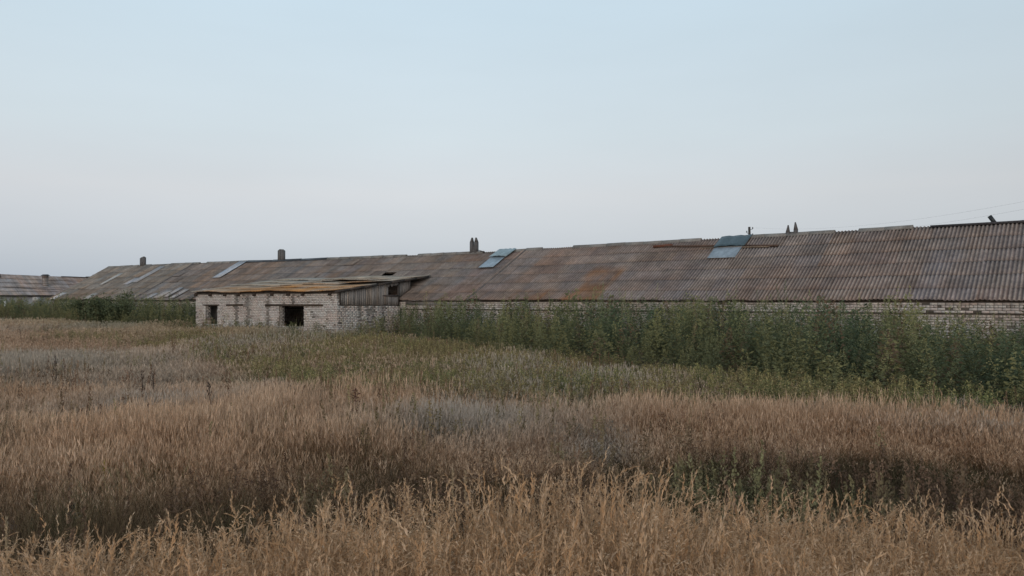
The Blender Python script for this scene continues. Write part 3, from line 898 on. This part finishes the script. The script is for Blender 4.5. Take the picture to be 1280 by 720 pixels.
def scatter(m, tpls, pos, scale, zscale, ramp, leanamt=.06, wind=(0, 0)):
    """copies of the templates; ramp(idx) gives foot, middle and head colours (N,3 each) for the copies"""
    pos = np.asarray(pos, float); N = len(pos)
    which = rng.integers(0, len(tpls), N)
    for k, (tv, tq, tt) in enumerate(tpls):
        idx = np.where(which == k)[0]
        if not len(idx): continue
        n = len(idx); a = rng.uniform(0, 2 * np.pi, n); ca, sa = np.cos(a), np.sin(a)
        s = scale[idx]; zs = zscale[idx]
        x = (tv[None, :, 0] * ca[:, None] - tv[None, :, 1] * sa[:, None]) * s[:, None]
        y = (tv[None, :, 0] * sa[:, None] + tv[None, :, 1] * ca[:, None]) * s[:, None]
        z = tv[None, :, 2] * zs[:, None]
        lx = rng.normal(wind[0], leanamt, n); ly = rng.normal(wind[1], leanamt, n)
        x = x + z * lx[:, None]; y = y + z * ly[:, None]
        v = np.stack([x + pos[idx, 0][:, None], y + pos[idx, 1][:, None], z + pos[idx, 2][:, None]], -1)
        c0, c1, c2 = ramp(idx)
        t = tt[None, :, None]
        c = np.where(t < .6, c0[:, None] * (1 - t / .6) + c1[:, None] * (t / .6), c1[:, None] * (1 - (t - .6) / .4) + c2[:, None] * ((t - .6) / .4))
        V = len(tv)
        q = tq[None] + (np.arange(n) * V)[:, None, None]
        m.add(v.reshape(-1, 3), q.reshape(-1, 4), col=c.reshape(-1, 3))

def field_coords(x, y):
    n = NX[0] * x + NX[1] * y; t = AX[0] * x + AX[1] * y
    front = np.where((t > 32.9) & (t < 46.6), SN0 - .1, EAVE_N - .05)
    # nothing grows inside the second barn either
    return n, t, front - n
def green_depth(t):
    return np.interp(t, [-20, 4, 9, 16, 24, 32, 33, 46, 47, 52, 90], [15.5, 15, 13.0, 10.0, 7.0, 5.0, 3.0, 2.6, 5.5, 7.0, 8.0])
def weed_height(t):
    return np.interp(t, [-20, -2, 2, 4, 7, 12, 20, 27, 32, 33.2, 46, 47, 52, 60, 70, 90], [1.85, 1.9, 1.98, 2.0, 2.08, 2.15, 2.1, 2.05, 1.6, 1.35, 1.15, 1.5, 1.75, 1.85, 1.9, 1.9])

def mixcol(a, b, k): return np.asarray(a) * (1 - k[:, None]) + np.asarray(b) * k[:, None]

# ---- grass on the near bank
N = 15500
x = rng.uniform(-5.2, 6.0, N * 2); y = rng.uniform(.9, 5.6, N * 2)
e = bank_edge(x)
keep = (y < e + .35 + .5 * rng.random(len(x))) & (np.abs(x) < .85 * y + 2.2)
x, y = x[keep][:N], y[keep][:N]
pos = np.stack([x, y, ground_z(x, y) - .02], -1)
k1 = vnoise(x, y, .8, 101); k2 = vnoise(x, y, 2.2, 102)
leftlow = 1 - .15 * sstep(.2, -1.6, x)
sc = rng.uniform(.8, 1.2, len(x)); zs = rng.uniform(.62, .95, len(x)) * leftlow * (.72 + .5 * k2) * (1 - .13 * sstep(.3, 1.6, x))
tint = rng.random(len(x))
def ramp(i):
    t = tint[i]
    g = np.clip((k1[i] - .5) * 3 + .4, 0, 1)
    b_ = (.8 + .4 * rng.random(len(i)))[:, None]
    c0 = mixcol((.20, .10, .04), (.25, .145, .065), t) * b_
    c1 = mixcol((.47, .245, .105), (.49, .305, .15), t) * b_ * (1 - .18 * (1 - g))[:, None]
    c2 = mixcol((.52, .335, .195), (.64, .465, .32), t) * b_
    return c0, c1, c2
tp = [tpl_seed_grass() for _ in range(7)] + [tpl_panicle() for _ in range(6)]
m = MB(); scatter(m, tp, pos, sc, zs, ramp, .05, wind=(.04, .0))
o = m.build('bank_grass', M_grass)
tag(o, 'tall tawny seeding grass with nodding heads on the near bank', 'grass', kind='stuff')
print('bank', m.n)

# ---- hollow behind the bank: short dark greenish turf
N = 17000
y = rng.uniform(3.6, 13.5, N); x = rng.uniform(-1, 1, N) * (.72 * y + 2.5)
e = bank_edge(x); keep = y > e + .5
x, y = x[keep], y[keep]
pos = np.stack([x, y, ground_z(x, y) - .01], -1)
k1 = vnoise(x, y, 1.3, 111)
sc = rng.uniform(.8, 1.3, len(x)); zs = rng.uniform(.6, 1.5, len(x)) * (.5 + 1.3 * k1) * (1 + .8 * sstep(0, -3, x))
tint = rng.random(len(x))
def ramp(i):
    g = np.clip((vnoise(x[i], y[i], .9, 112) - .5) * 4, 0, 1) * sstep(6.5, 8.5, y[i])
    lf = (1.0 * sstep(1, -3, x[i]))[:, None]
    c0 = mixcol((.07, .046, .028), (.045, .05, .024), g)
    c1 = mixcol((.14, .09, .052), (.085, .088, .042), g) * (.7 + .6 * tint[i])[:, None] * (1 + lf)
    c2 = mixcol((.22, .155, .095), (.13, .13, .065), g)
    return c0, c1, c2
m = MB(); scatter(m, [tpl_short() for _ in range(7)], pos, sc, zs, ramp, .1)
tag(m.build('hollow_grass', M_grass), 'short dark greenish brown grass in the hollow behind the near bank', 'grass', kind='stuff')
print('hollow', m.n)

# ---- tall meadow belt beyond the hollow (crest of pale plumes)
def belt_front(x): return np.interp(x, [-14, -8, -5, -1, 3, 8, 14], [6.4, 6.8, 8.4, 11.6, 12.4, 11.8, 11.2]) + 1.8 * (vnoise(x, x * 0, 2.5, 7, 3) - .5)
def belt_back(x): return np.interp(x, [-14, -8, -4, 0, 5, 9, 16], [19.0, 18.5, 17.0, 15.4, 14.7, 13.8, 13.0])
N = 25000
y = rng.uniform(5.6, 20, N * 3); x = rng.uniform(-1, 1, N * 3) * (.68 * y + 3)
cl_ = vnoise(x, y, .75, 123, 3)
keep = (y > belt_front(x) - 1.8 * rng.random(len(x)) ** 4 - 1.2 * (vnoise(x, y, .8, 124, 2) - .5)) & (rng.random(len(x)) < np.clip(3.4 * cl_ - .85, .06, 1)) & (y < belt_back(x) + rng.normal(0, .4, len(x)))
x, y = x[keep][:N], y[keep][:N]
pos = np.stack([x, y, ground_z(x, y) - .02], -1)
k1 = vnoise(x, y, 1.1, 121); k2 = vnoise(x, y, 3.0, 122)
d_in = y - belt_front(x)
leftf = sstep(-3, -7, x)
zs = rng.uniform(.75, 1.1, len(x)) * (.52 + .48 * sstep(0, 2.0, d_in)) * (.86 + .8 * (k2 - .5)) * (.72 + .5 * k1) * (1 - .18 * leftf) * (1 - .12 * sstep(2, 7, x)) * (1 - .35 * (d_in < -.4))
sc = rng.uniform(.85, 1.25, len(x))
grey = np.clip(np.exp(-(((x + .7) / 2.0) ** 2 + ((y - 13.7) / 1.2) ** 2)) * 1.0 + np.exp(-(((x - 1.35) / .5) ** 2 + ((y - 12.6) / .8) ** 2)) * 1.0 + np.exp(-(((x + 7.5) / 2.2) ** 2 + ((y - 16.5) / 1.6) ** 2)) * .8, 0, 1) * (.3 + .9 * k1)
tint = rng.random(len(x))
def ramp(i):
    t = np.clip(tint[i] * .6 + (k1[i] - .5) * 1.6 + .2, 0, 1)
    g = np.clip(grey[i], 0, .75)[:, None]
    b_ = (.72 + .56 * tint[i])[:, None]
    c0 = mixcol((.085, .05, .026), (.14, .085, .042), t) * b_
    c1 = mixcol((.40, .205, .095), (.48, .285, .15), t) * b_
    c2 = mixcol((.54, .36, .235), (.64, .465, .33), t) * b_
    return c0 * (1 - g) + np.array([.14, .12, .095]) * g, c1 * (1 - g) + np.array([.33, .295, .25]) * g, c2 * (1 - g) + np.array([.52, .475, .42]) * g
m = MB(); scatter(m, [tpl_meadow() for _ in range(9)], pos, sc, zs, ramp, .07, wind=(.03, 0))
tag(m.build('meadow_grass', M_grass), 'belt of tall reddish dry grass with pale plumes beyond the dark hollow', 'grass', kind='stuff')
print('belt', m.n)

# ---- open field of dry grass running back to the left
N = 36000
yy = 13.0 + (95 - 13) * rng.random(N * 4) ** 1.7
x = rng.uniform(-1, .75, N * 4) * (.70 * yy + 3); y = yy
n, t, s = field_coords(x, y)
gd = green_depth(t) + 1.6 * (vnoise(x, y, 2.5, 131) - .5)
keep = (s > gd - .8) & (y > belt_back(x) - 1.2) & (t > -16)
n2x = (x - B2[0]) * math.cos(b2rot) + (y - B2[1]) * math.sin(b2rot); n2y = -(x - B2[0]) * math.sin(b2rot) + (y - B2[1]) * math.cos(b2rot)
fy_ = np.interp(x, [-24, -14, -8, -5, 0, 8, 20], [42, 33, 24, 19.5, 17.4, 16.0, 14.5])
keep &= rng.random(len(x)) < np.clip(3.0 * vnoise(x, y, 1.3, 136, 3) - .6, .12, 1)
keep &= ~((y > fy_) & (x > -14) & (t < 33) & (rng.random(len(x)) < .72))
keep &= ~((np.abs(n2y) < 5.5) & (n2x > -33) & (n2x < 31))
x, y = x[keep][:N], y[keep][:N]; t = t[keep][:N]; s = s[keep][:N]
pos = np.stack([x, y, ground_z(x, y) - .02], -1)
far = sstep(20, 60, y)
k1 = vnoise(x, y * .6, 3.2, 132); k2 = vnoise(x, y * .5, 8.0, 133)
sc = rng.uniform(.9, 1.4, len(x)) * (1 + 1.1 * far); zs = rng.uniform(.5, .85, len(x)) * (.60 + .95 * (k1 - .2)) * (1 - .28 * far)
tint = rng.random(len(x))
oliv = np.clip(sstep(9, 1, s - green_depth(t)) * .7 + (vnoise(x, y, 2.6, 134) - .55) * 3 * sstep(-16, -4, x), 0, 1)
def ramp(i):
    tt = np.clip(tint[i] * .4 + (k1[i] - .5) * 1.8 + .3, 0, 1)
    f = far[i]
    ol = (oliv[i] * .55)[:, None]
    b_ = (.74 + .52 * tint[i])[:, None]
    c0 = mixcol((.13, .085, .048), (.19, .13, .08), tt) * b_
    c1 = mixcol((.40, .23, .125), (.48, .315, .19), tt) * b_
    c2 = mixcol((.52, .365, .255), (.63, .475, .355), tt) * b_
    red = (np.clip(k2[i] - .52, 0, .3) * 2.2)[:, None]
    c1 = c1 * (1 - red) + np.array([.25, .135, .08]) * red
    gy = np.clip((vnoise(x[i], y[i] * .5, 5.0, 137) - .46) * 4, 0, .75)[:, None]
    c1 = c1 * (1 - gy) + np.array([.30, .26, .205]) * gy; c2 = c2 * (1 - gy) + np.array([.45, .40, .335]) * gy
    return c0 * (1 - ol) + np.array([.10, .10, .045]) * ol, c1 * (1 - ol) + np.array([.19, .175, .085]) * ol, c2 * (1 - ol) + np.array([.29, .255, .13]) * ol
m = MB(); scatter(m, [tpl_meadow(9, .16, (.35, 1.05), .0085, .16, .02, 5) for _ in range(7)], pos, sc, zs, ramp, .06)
tag(m.build('field_grass', M_grass), 'pale dry grass of the open field stretching back to the barns', 'grass', kind='stuff')
print('field', m.n)

# ---- olive weeds in front of the green belt
N = 7000
x = rng.uniform(-24, 20, N * 8); y = rng.uniform(14.5, 44, N * 8)
n, t, s = field_coords(x, y)
gd = green_depth(t)
front_y = np.interp(x, [-24, -14, -8, -5, 0, 8, 20], [42, 33, 24, 19.5, 17.4, 16.0, 14.5]) + 2.4 * (vnoise(x, y, 2.2, 141) - .5)
keep = (s > gd - 1.5) & (y > front_y) & (np.abs(x) < .7 * y + 2) & (rng.random(len(x)) < np.interp(t, [0, 10, 26, 33, 46, 60], [.9, .95, .95, .6, .4, .2]) * np.clip(2.6 * vnoise(x, y, 2.2, 142) - .35, .15, 1))
x, y = x[keep][:N], y[keep][:N]; t = t[keep][:N]
pos = np.stack([x, y, ground_z(x, y) - .02], -1)
k1 = vnoise(x, y, 1.6, 143); k2 = vnoise(x, y, 3.4, 144)
sc = rng.uniform(.7, 1.25, len(x)); zs = rng.uniform(.65, 1.2, len(x)) * (.8 + .5 * (k2 - .4)) * np.interp(t, [0, 8, 20, 33], [1.15, 1.1, .95, .8])
tint = rng.random(len(x))
def ramp(i):
    g = np.clip((k1[i] - .5) * 2.5 + .35 + .35 * (tint[i] - .5), 0, 1)
    c0 = mixcol((.10, .065, .035), (.06, .065, .03), g)
    c1 = mixcol((.23, .165, .078), (.14, .155, .062), g) * (.75 + .5 * tint[i])[:, None]
    c2 = mixcol((.46, .36, .19), (.38, .34, .14), tint[i])
    return c0, c1, c2
tp = [tpl_weed(h=.8, leaves=70, ll=.11, lw=.032, spire=.6, branch=.30, seeds=26, stemw=.010) for _ in range(8)]
m = MB(); scatter(m, tp, pos, sc, zs, ramp, .09)
tag(m.build('olive_weeds', M_leaf), 'knee high yellowish olive weeds in front of the dark green weeds', 'weeds', kind='stuff')
print('olive', m.n)

# ---- tall green weeds along the barn
N = 5600
t = rng.uniform(-15, 88, N * 3); s = rng.uniform(.15, 17, N * 3)
gd = green_depth(t) + np.interp(t, [30, 34], [5.0, 1.6]) * (vnoise(t, s, 3.0, 151) - .5)
keep = (s < gd) & (rng.random(len(t)) < (.25 + 1.1 * vnoise(t, s, 1.3, 152)) * (.25 + .75 * sstep(0, 4.0, gd - s)))
t, s = t[keep][:N], s[keep][:N]
front = np.where((t > 32.9) & (t < 46.6), SN0 - .1, EAVE_N - .05)
nn = front - s
x = AX[0] * t + NX[0] * nn; y = AX[1] * t + NX[1] * nn
pos = np.stack([x, y, ground_z(x, y) - .02], -1)
k1 = vnoise(t, s, 1.5, 153); k2 = vnoise(t, s, 2.6, 154)
edge = sstep(0, 4.5, gd[keep][:N] - s)
hh = weed_height(t) * (.62 + .38 * edge) * rng.uniform(.5, 1.15, len(t)) * np.where(rng.random(len(t)) < .04, 1.15, 1.0) * (.62 + .75 * k2)
zs = hh / 1.8; sc = rng.uniform(.75, 1.15, len(t)) * (.55 + .45 * np.clip(hh / 1.7, .4, 1.2))
tint = rng.random(len(t))
leftf = sstep(46, 60, t)
def ramp(i):
    g = np.clip((k1[i] - .5) * 2.2 + .5 + .5 * (tint[i] - .5), 0, 1)
    yel = np.clip((1 - edge[i]) * .8 * tint[i] + leftf[i] * .3 * tint[i], 0, 1)[:, None]
    c0 = mixcol((.05, .055, .028), (.055, .045, .025), tint[i])
    c1 = mixcol((.082, .112, .062), (.185, .18, .078), np.clip(g + .5 * (1 - edge[i]) - .2, 0, 1)) * (.60 + .95 * tint[i])[:, None]
    c1 = c1 * (1 - yel) + np.array([.20, .175, .075]) * yel
    c2 = mixcol((.17, .195, .11), (.36, .32, .15), g)
    dd = (rng.random(len(i)) < .07)[:, None]      # dried plants among the green
    c1 = np.where(dd, np.array([.15, .10, .062]), c1); c2 = np.where(dd, np.array([.26, .18, .11]), c2)
    return c0, c1, c2
tp = [tpl_weed(h=1.8, leaves=150, ll=.17, lw=.052, spire=.75, branch=.20, seeds=8) for _ in range(6)] + \
     [tpl_weed(h=1.7, leaves=110, ll=.20, lw=.085, spire=.45, branch=.25, seeds=4) for _ in range(3)] + \
     [tpl_weed(h=1.95, leaves=90, ll=.12, lw=.028, spire=1.1, branch=.13, seeds=60) for _ in range(4)]
m = MB(); scatter(m, tp, pos, sc, zs, ramp, .06)
tag(m.build('tall_weeds', M_leaf), 'tall dark green weeds growing thick along the barn wall', 'weeds', kind='stuff')
print('weeds', m.n)

# ---- dried brown and greenish forbs scattered through the grass
N = 5000
y = 6.5 + (70 - 6.5) * rng.random(N * 3) ** 1.9; x = rng.uniform(-1, 1, N * 3) * (.68 * y + 2)
n, t, s = field_coords(x, y)
keep = (s > green_depth(t) - .5) & (rng.random(len(x)) < np.clip(3.2 * vnoise(x, y, 2.4, 161) - 1.25, .03, 1)) & (t > -16)
keep &= ~((np.abs(-(x - B2[0]) * math.sin(b2rot) + (y - B2[1]) * math.cos(b2rot)) < 6) & (y > 60))
x, y = x[keep][:N], y[keep][:N]
pos = np.stack([x, y, ground_z(x, y) - .02], -1)
sc = rng.uniform(.6, 1.4, len(x)); zs = rng.uniform(.6, 1.25, len(x)) * (1 + .1 * sstep(10, 14, y)); tint = rng.random(len(x)); k1 = vnoise(x, y, 3.0, 162)
def ramp(i):
    g = np.clip((k1[i] - .5) * 4 + .3, 0, 1); b_ = (.6 + .8 * tint[i])[:, None]
    return mixcol((.08, .045, .03), (.07, .065, .035), g) * b_, mixcol((.13, .075, .05), (.13, .125, .06), g) * b_, mixcol((.24, .15, .095), (.27, .24, .12), g) * b_
tp = [tpl_weed(h=.62, leaves=30, ll=.09, lw=.02, spire=.5, branch=.26, seeds=40, stemw=.008) for _ in range(5)] + \
     [tpl_weed(h=.8, leaves=16, ll=.08, lw=.014, spire=1.2, branch=.10, seeds=46, stemw=.008) for _ in range(3)]
m = MB(); scatter(m, tp, pos, sc, zs, ramp, .1)
tag(m.build('dried_forbs', M_leaf), 'scattered dried brown forbs among the field grass', 'weeds', kind='stuff')

# ---- single plants one can point to
def single_weed(name, px, Y, h, leaves, ll, lw, spire, branch, c0, c1, c2, label, cat, seeds=0, n=1, spread=.12, group=None, stemw=.012):
    X = px_at(px, Y); m = MB()
    P = np.array([[rng.normal(0, spread) if n > 1 else 0, rng.normal(0, spread) if n > 1 else 0, 0] for _ in range(n)])
    tp = [tpl_weed(h=h, leaves=leaves, ll=ll, lw=lw, spire=spire, branch=branch, seeds=seeds, stemw=stemw) for _ in range(3)]
    scatter(m, tp, P, rng.uniform(.85, 1.1, n), rng.uniform(.8, 1.05, n), lambda i: (np.tile(c0, (len(i), 1)), np.tile(c1, (len(i), 1)), np.tile(c2, (len(i), 1))), .08)
    o = m.build(name, M_leaf); o.location = (X, Y, float(ground_z(X, Y)) - .01)
    return tag(o, label, cat, group)
# the shrub at the far left
def shrub(px, Y, w, h, lab, seedn):
    r2 = np.random.default_rng(seedn)
    X = px_at(px, Y); root = empty('bush', (X, Y, float(ground_z(X, Y))), 0, lab, 'bush')
    st = MB(); fo_v, fo_q, fo_t = [], [], []
    tips = []
    for k in range(13):
        a = r2.uniform(0, 6.28); r = w * .5 * math.sqrt(r2.random()); hh = h * (1 - .45 * (r / (w * .5)) ** 2) * r2.uniform(.75, 1.0)
        e = np.array([math.cos(a) * r, math.sin(a) * r, hh]); mid = e * .5 + np.array([r2.normal(0, .08), r2.normal(0, .08), hh * .08])
        st.tube([[e[0] * .12, e[1] * .12, -.1], mid, e * .93], [.03, .02, .008], (.09, .075, .055), 5)
        for j in range(620):
            f = r2.uniform(.18, 1.0); c = (e * f) + r2.normal(0, .19 + .12 * (1 - f), 3)
            if c[2] < .05: continue
            diamond(fo_v, fo_q, fo_t, c, r2.normal(0, 1, 3) + np.array([0, 0, .3]), r2.uniform(.12, .24), r2.uniform(.05, .10), r2.uniform(.2, 1))
    st.build('trunk', M_wood, root)
    v, q, tt = pack(fo_v, fo_q, fo_t)
    col = np.array([.065, .08, .043]) * (1 - tt[:, None]) + np.array([.135, .15, .075]) * tt[:, None]
    m = MB(); m.add(v, q, col=col); m.build('crown', M_leaf, root)
shrub(141, 56, 3.4, 2.75, 'rounded dark green bush rising above the weeds before the barn far end', 5)
shrub(107, 60, 2.2, 2.2, 'smaller grey green bush left of the rounded dark bush', 6)

# dead dark stalk in the field
Y = 12.5; X = px_at(192, Y); zb = float(ground_z(X, Y)); zt = CAM_Z - (504 - 376) / F * Y
m = MB()
Hs = zt - zb
tip = np.array([px_at(186, Y) - X, 0, Hs])
m.tube([[px_at(212, Y) - X, 0, -.03], [px_at(198, Y) - X, 0, Hs * .45], [px_at(188, Y) - X, 0, Hs * .74], tip], [.010, .008, .006, .004], (.05, .038, .03), 6)
for k in range(16):
    f = random.choice([random.uniform(.72, .77), random.uniform(.90, 1.0)])
    p = np.array([px_at(188 - 2 * f, Y) - X, 0, Hs * f])
    v, q, tc = [], [], []
    diamond(v, q, tc, p, np.array([random.gauss(0, .6), random.gauss(0, .6), .8]), .05, .016, 0)
    m.add(v, q, col=(.055, .04, .032))
o = m.build('dead_stalk', M_leaf); o.location = (X, Y, zb)
tag(o, 'thin dark dead stalk leaning left above the pale field grass, the tallest one', 'dead stalk', 'dark dead stalks in the field')
for (pxs, yt, Y, lab) in ((178, 463, 17.5, 'dark brown branched stalk, left one of a close pair behind the leaning stalk'),
                          (192, 464, 17.8, 'dark brown branched stalk, right one of a close pair behind the leaning stalk'),
                          (70, 446, 21.0, 'lone dark stalk in the pale grass near the left edge'),
                          (262, 478, 15.5, 'short dark stalk alone left of the reddish dock plant')):
    X = px_at(pxs, Y); zb = float(ground_z(X, Y)); h = CAM_Z - (yt - 376) / F * Y - zb
    m = MB(); m.tube([[.06, 0, -.02], [.02, 0, h * .6], [0, 0, h]], [.012, .009, .005], (.055, .04, .032), 6)
    for k in range(40):
        f = random.uniform(.45, 1.0); v, q, tc = [], [], []
        diamond(v, q, tc, np.array([random.gauss(0, .05 * (1.2 - f)), random.gauss(0, .05 * (1.2 - f)), h * f]), np.array([random.gauss(0, .6), random.gauss(0, .6), .9]), .075, .02, 0); m.add(v, q, col=np.array([.075, .05, .038]) * random.uniform(.7, 1.3))
    o = m.build('dead_stalk', M_leaf); o.location = (X, Y, zb); tag(o, lab, 'dead stalk', 'dark dead stalks in the field')

single_weed('dock_plant', 444, 13.4, 1.15, 130, .09, .03, .35, .10, (.07, .035, .025), (.11, .055, .04), (.13, .06, .045),
            'reddish brown dried dock plant upright in the meadow grass', 'plant', seeds=60)
single_weed('wormwood', 737, 12.9, .72, 90, .10, .014, .5, .20, (.12, .10, .08), (.20, .18, .145), (.34, .315, .26),
            'silvery grey wormwood clump at the front of the meadow grass', 'plant', n=9, spread=.30)
single_weed('wormwood', 570, 14.6, .85, 110, .09, .016, .6, .22, (.12, .10, .08), (.21, .19, .155), (.34, .315, .265),
            'broad blue grey wormwood patch among the pale plumes', 'plant', n=16, spread=.42)
single_weed('yellow_weed', 134, 9.8, .75, 60, .07, .02, .6, .2, (.10, .09, .04), (.15, .14, .055), (.42, .33, .06),
            'small weed with yellowish flowers in the dark grass at lower left', 'plant', seeds=40)
# thistle with a dark head
Y = 8.2; X = px_at(91, Y); zb = float(ground_z(X, Y)); zt = CAM_Z - (633 - 376) / F * Y
m = MB(); m.tube([[.03, 0, -.02], [.01, 0, (zt - zb) * .6], [0, 0, zt - zb]], [.006, .005, .004], (.1, .08, .06), 6)
for k in range(60):
    v, q, tc = [], [], []
    diamond(v, q, tc, np.array([0, 0, zt - zb]), np.array([random.gauss(0, 1), random.gauss(0, 1), random.gauss(.3, 1)]), .045, .014, 0); m.add(v, q, col=(.022, .018, .016))
for k in range(12):
    v, q, tc = [], [], []
    f = random.uniform(.2, .9); diamond(v, q, tc, np.array([.01, 0, (zt - zb) * f]), np.array([random.gauss(0, 1), random.gauss(0, 1), .6]), .11, .025, 0); m.add(v, q, col=(.17, .145, .11))
o = m.build('thistle', M_leaf); o.location = (X, Y, zb); tag(o, 'dried thistle with a single dark round head at lower left', 'plant')
# pale flower
Y = 11.0; X = px_at(150, Y); zb = float(ground_z(X, Y)); zt = CAM_Z - (586 - 376) / F * Y
m = MB(); m.tube([[0, 0, -.02], [0.01, 0, max(.2, zt - zb)]], [.004, .003], (.12, .11, .06), 5)
for k in range(18):
    v, q, tc = [], [], []
    diamond(v, q, tc, np.array([.01, 0, max(.2, zt - zb)]), np.array([random.gauss(0, .5), random.gauss(0, .5), 1]), .06, .018, 0); m.add(v, q, col=(.75, .74, .72))
o = m.build('white_flower', M_leaf); o.location = (X, Y, zb); tag(o, 'small white flower head alone in the brown field grass', 'plant')
# stout dried spikes standing up from the bank
for (px_, ytop, Y, lab) in ((566, 588, 3.5, 'left one of the two straight pale spikes standing above the bank grass'),
                            (582, 590, 3.5, 'right one of the two straight pale spikes standing above the bank grass'),
                            (11, 648, 2.9, 'bleached leaning grass spike in the lower left corner'),):
    X = px_at(px_, Y); zb = float(ground_z(X, Y)); h = CAM_Z - (ytop - 376) / F * Y - zb
    m = MB(); m.tube([[.02, 0, -.02], [.005, 0, h * .7], [0, 0, h]], [.003, .0025, .002], (.36, .26, .16), 5)
    for k in range(60):
        f = random.uniform(.86, 1.0); v, q, tc = [], [], []
        diamond(v, q, tc, np.array([0, 0, h * f]), np.array([random.gauss(0, .3), random.gauss(0, .3), 1]), .018, .005, 0); m.add(v, q, col=np.array([.48, .37, .24]) * random.uniform(.8, 1.1))
    o = m.build('grass_spike', M_grass); o.location = (X, Y, zb); tag(o, lab, 'grass stalk', 'straight dry spikes on the bank')

# ---------------------------------------------------------------- camera
cam = bpy.data.cameras.new('camera'); co = bpy.data.objects.new('camera', cam); C.objects.link(co)
cam.sensor_width = 36; cam.lens = 36 * F / 1280; cam.clip_end = 5000; cam.clip_start = .05
co.location = (0, 0, CAM_Z); co.rotation_euler = (R(90) + math.atan(16 / F), 0, 0)
scene.camera = co

# ---------------------------------------------------------------- light: after sunset, glow behind the camera
SKY_STRENGTH = .12
SUN_EL, SUN_AZ = 9.0, 190.0         # azimuth clockwise from the view direction: behind, slightly left
w = bpy.data.worlds.new('World'); scene.world = w; w.use_nodes = True
nt = w.node_tree; N_ = nt.nodes; L_ = nt.links
bg = N_['Background']
sky = N_.new('ShaderNodeTexSky'); sky.sky_type = 'NISHITA'; sky.sun_disc = False
sky.sun_elevation = R(SUN_EL); sky.sun_rotation = R(SUN_AZ); sky.air_density = 1.0; sky.dust_density = 1.2; sky.ozone_density = 1.0
hs = N_.new('ShaderNodeHueSaturation'); hs.inputs['Saturation'].default_value = .45
L_.new(sky.outputs['Color'], hs.inputs['Color'])
# the dusk dome: grey blue belt at the horizon, faint rose above it, pale blue higher up
tcw = N_.new('ShaderNodeTexCoord'); sp = N_.new('ShaderNodeSeparateXYZ'); L_.new(tcw.outputs['Generated'], sp.inputs['Vector'])
rp = N_.new('ShaderNodeValToRGB'); L_.new(sp.outputs['Z'], rp.inputs['Fac'])
stops = [(0.0, (.385, .455, .56)), (.035, (.45, .51, .60)), (.075, (.555, .595, .665)), (.13, (.655, .675, .715)), (.20, (.65, .735, .79)), (.34, (.635, .785, .89)), (1.0, (.47, .60, .73))]
er = rp.color_ramp
while len(er.elements) < len(stops): er.elements.new(.5)
for e_, (p_, c_) in zip(er.elements, stops): e_.position = p_; e_.color = (*c_, 1)
mrx = N_.new('ShaderNodeMapRange'); L_.new(sp.outputs['X'], mrx.inputs['Value'])
mrx.inputs['From Min'].default_value = -.1; mrx.inputs['From Max'].default_value = .6; mrx.inputs['To Min'].default_value = 1 / SKY_STRENGTH; mrx.inputs['To Max'].default_value = .86 / SKY_STRENGTH
nz = N_.new('ShaderNodeTexNoise'); nz.inputs['Scale'].default_value = 2.2; nz.inputs['Detail'].default_value = 4      # thin uneven haze high up
mpz = N_.new('ShaderNodeMapping'); mpz.inputs['Scale'].default_value = (1, 1, 5); L_.new(tcw.outputs['Generated'], mpz.inputs['Vector']); L_.new(mpz.outputs['Vector'], nz.inputs['Vector'])
mrz = N_.new('ShaderNodeMapRange'); L_.new(nz.outputs['Fac'], mrz.inputs['Value']); mrz.inputs['From Min'].default_value = .3; mrz.inputs['From Max'].default_value = .7
mrz.inputs['To Min'].default_value = .97; mrz.inputs['To Max'].default_value = 1.03
mlz = N_.new('ShaderNodeMath'); mlz.operation = 'MULTIPLY'; L_.new(mrx.outputs['Result'], mlz.inputs[0]); L_.new(mrz.outputs['Result'], mlz.inputs[1])
vmw = N_.new('ShaderNodeVectorMath'); vmw.operation = 'SCALE'; L_.new(rp.outputs['Color'], vmw.inputs[0]); L_.new(mlz.outputs['Value'], vmw.inputs['Scale'])
mxw = N_.new('ShaderNodeMix'); mxw.data_type = 'RGBA'; mxw.inputs[0].default_value = .78
L_.new(hs.outputs['Color'], mxw.inputs[6]); L_.new(vmw.outputs['Vector'], mxw.inputs[7])
L_.new(mxw.outputs[2], bg.inputs['Color'])
bg.inputs['Strength'].default_value = SKY_STRENGTH
sun = bpy.data.lights.new('sun', 'SUN'); so = bpy.data.objects.new('sun', sun); C.objects.link(so)
sun.energy = 1.0; sun.angle = R(40); sun.color = (1, .84, .73)
so.rotation_euler = (R(90 - SUN_EL), 0, R(180 - SUN_AZ) + math.pi * 0)
so.rotation_euler = (R(90 - SUN_EL), 0, math.pi - R(SUN_AZ - 0) + 0)
so.location = (0, -20, 30)
scene.view_settings.view_transform = 'Standard'; scene.view_settings.look = 'None'
scene.view_settings.exposure = 0.1; scene.view_settings.gamma = 1
scene.cycles.max_bounces = 5; scene.cycles.diffuse_bounces = 3; scene.cycles.transmission_bounces = 3
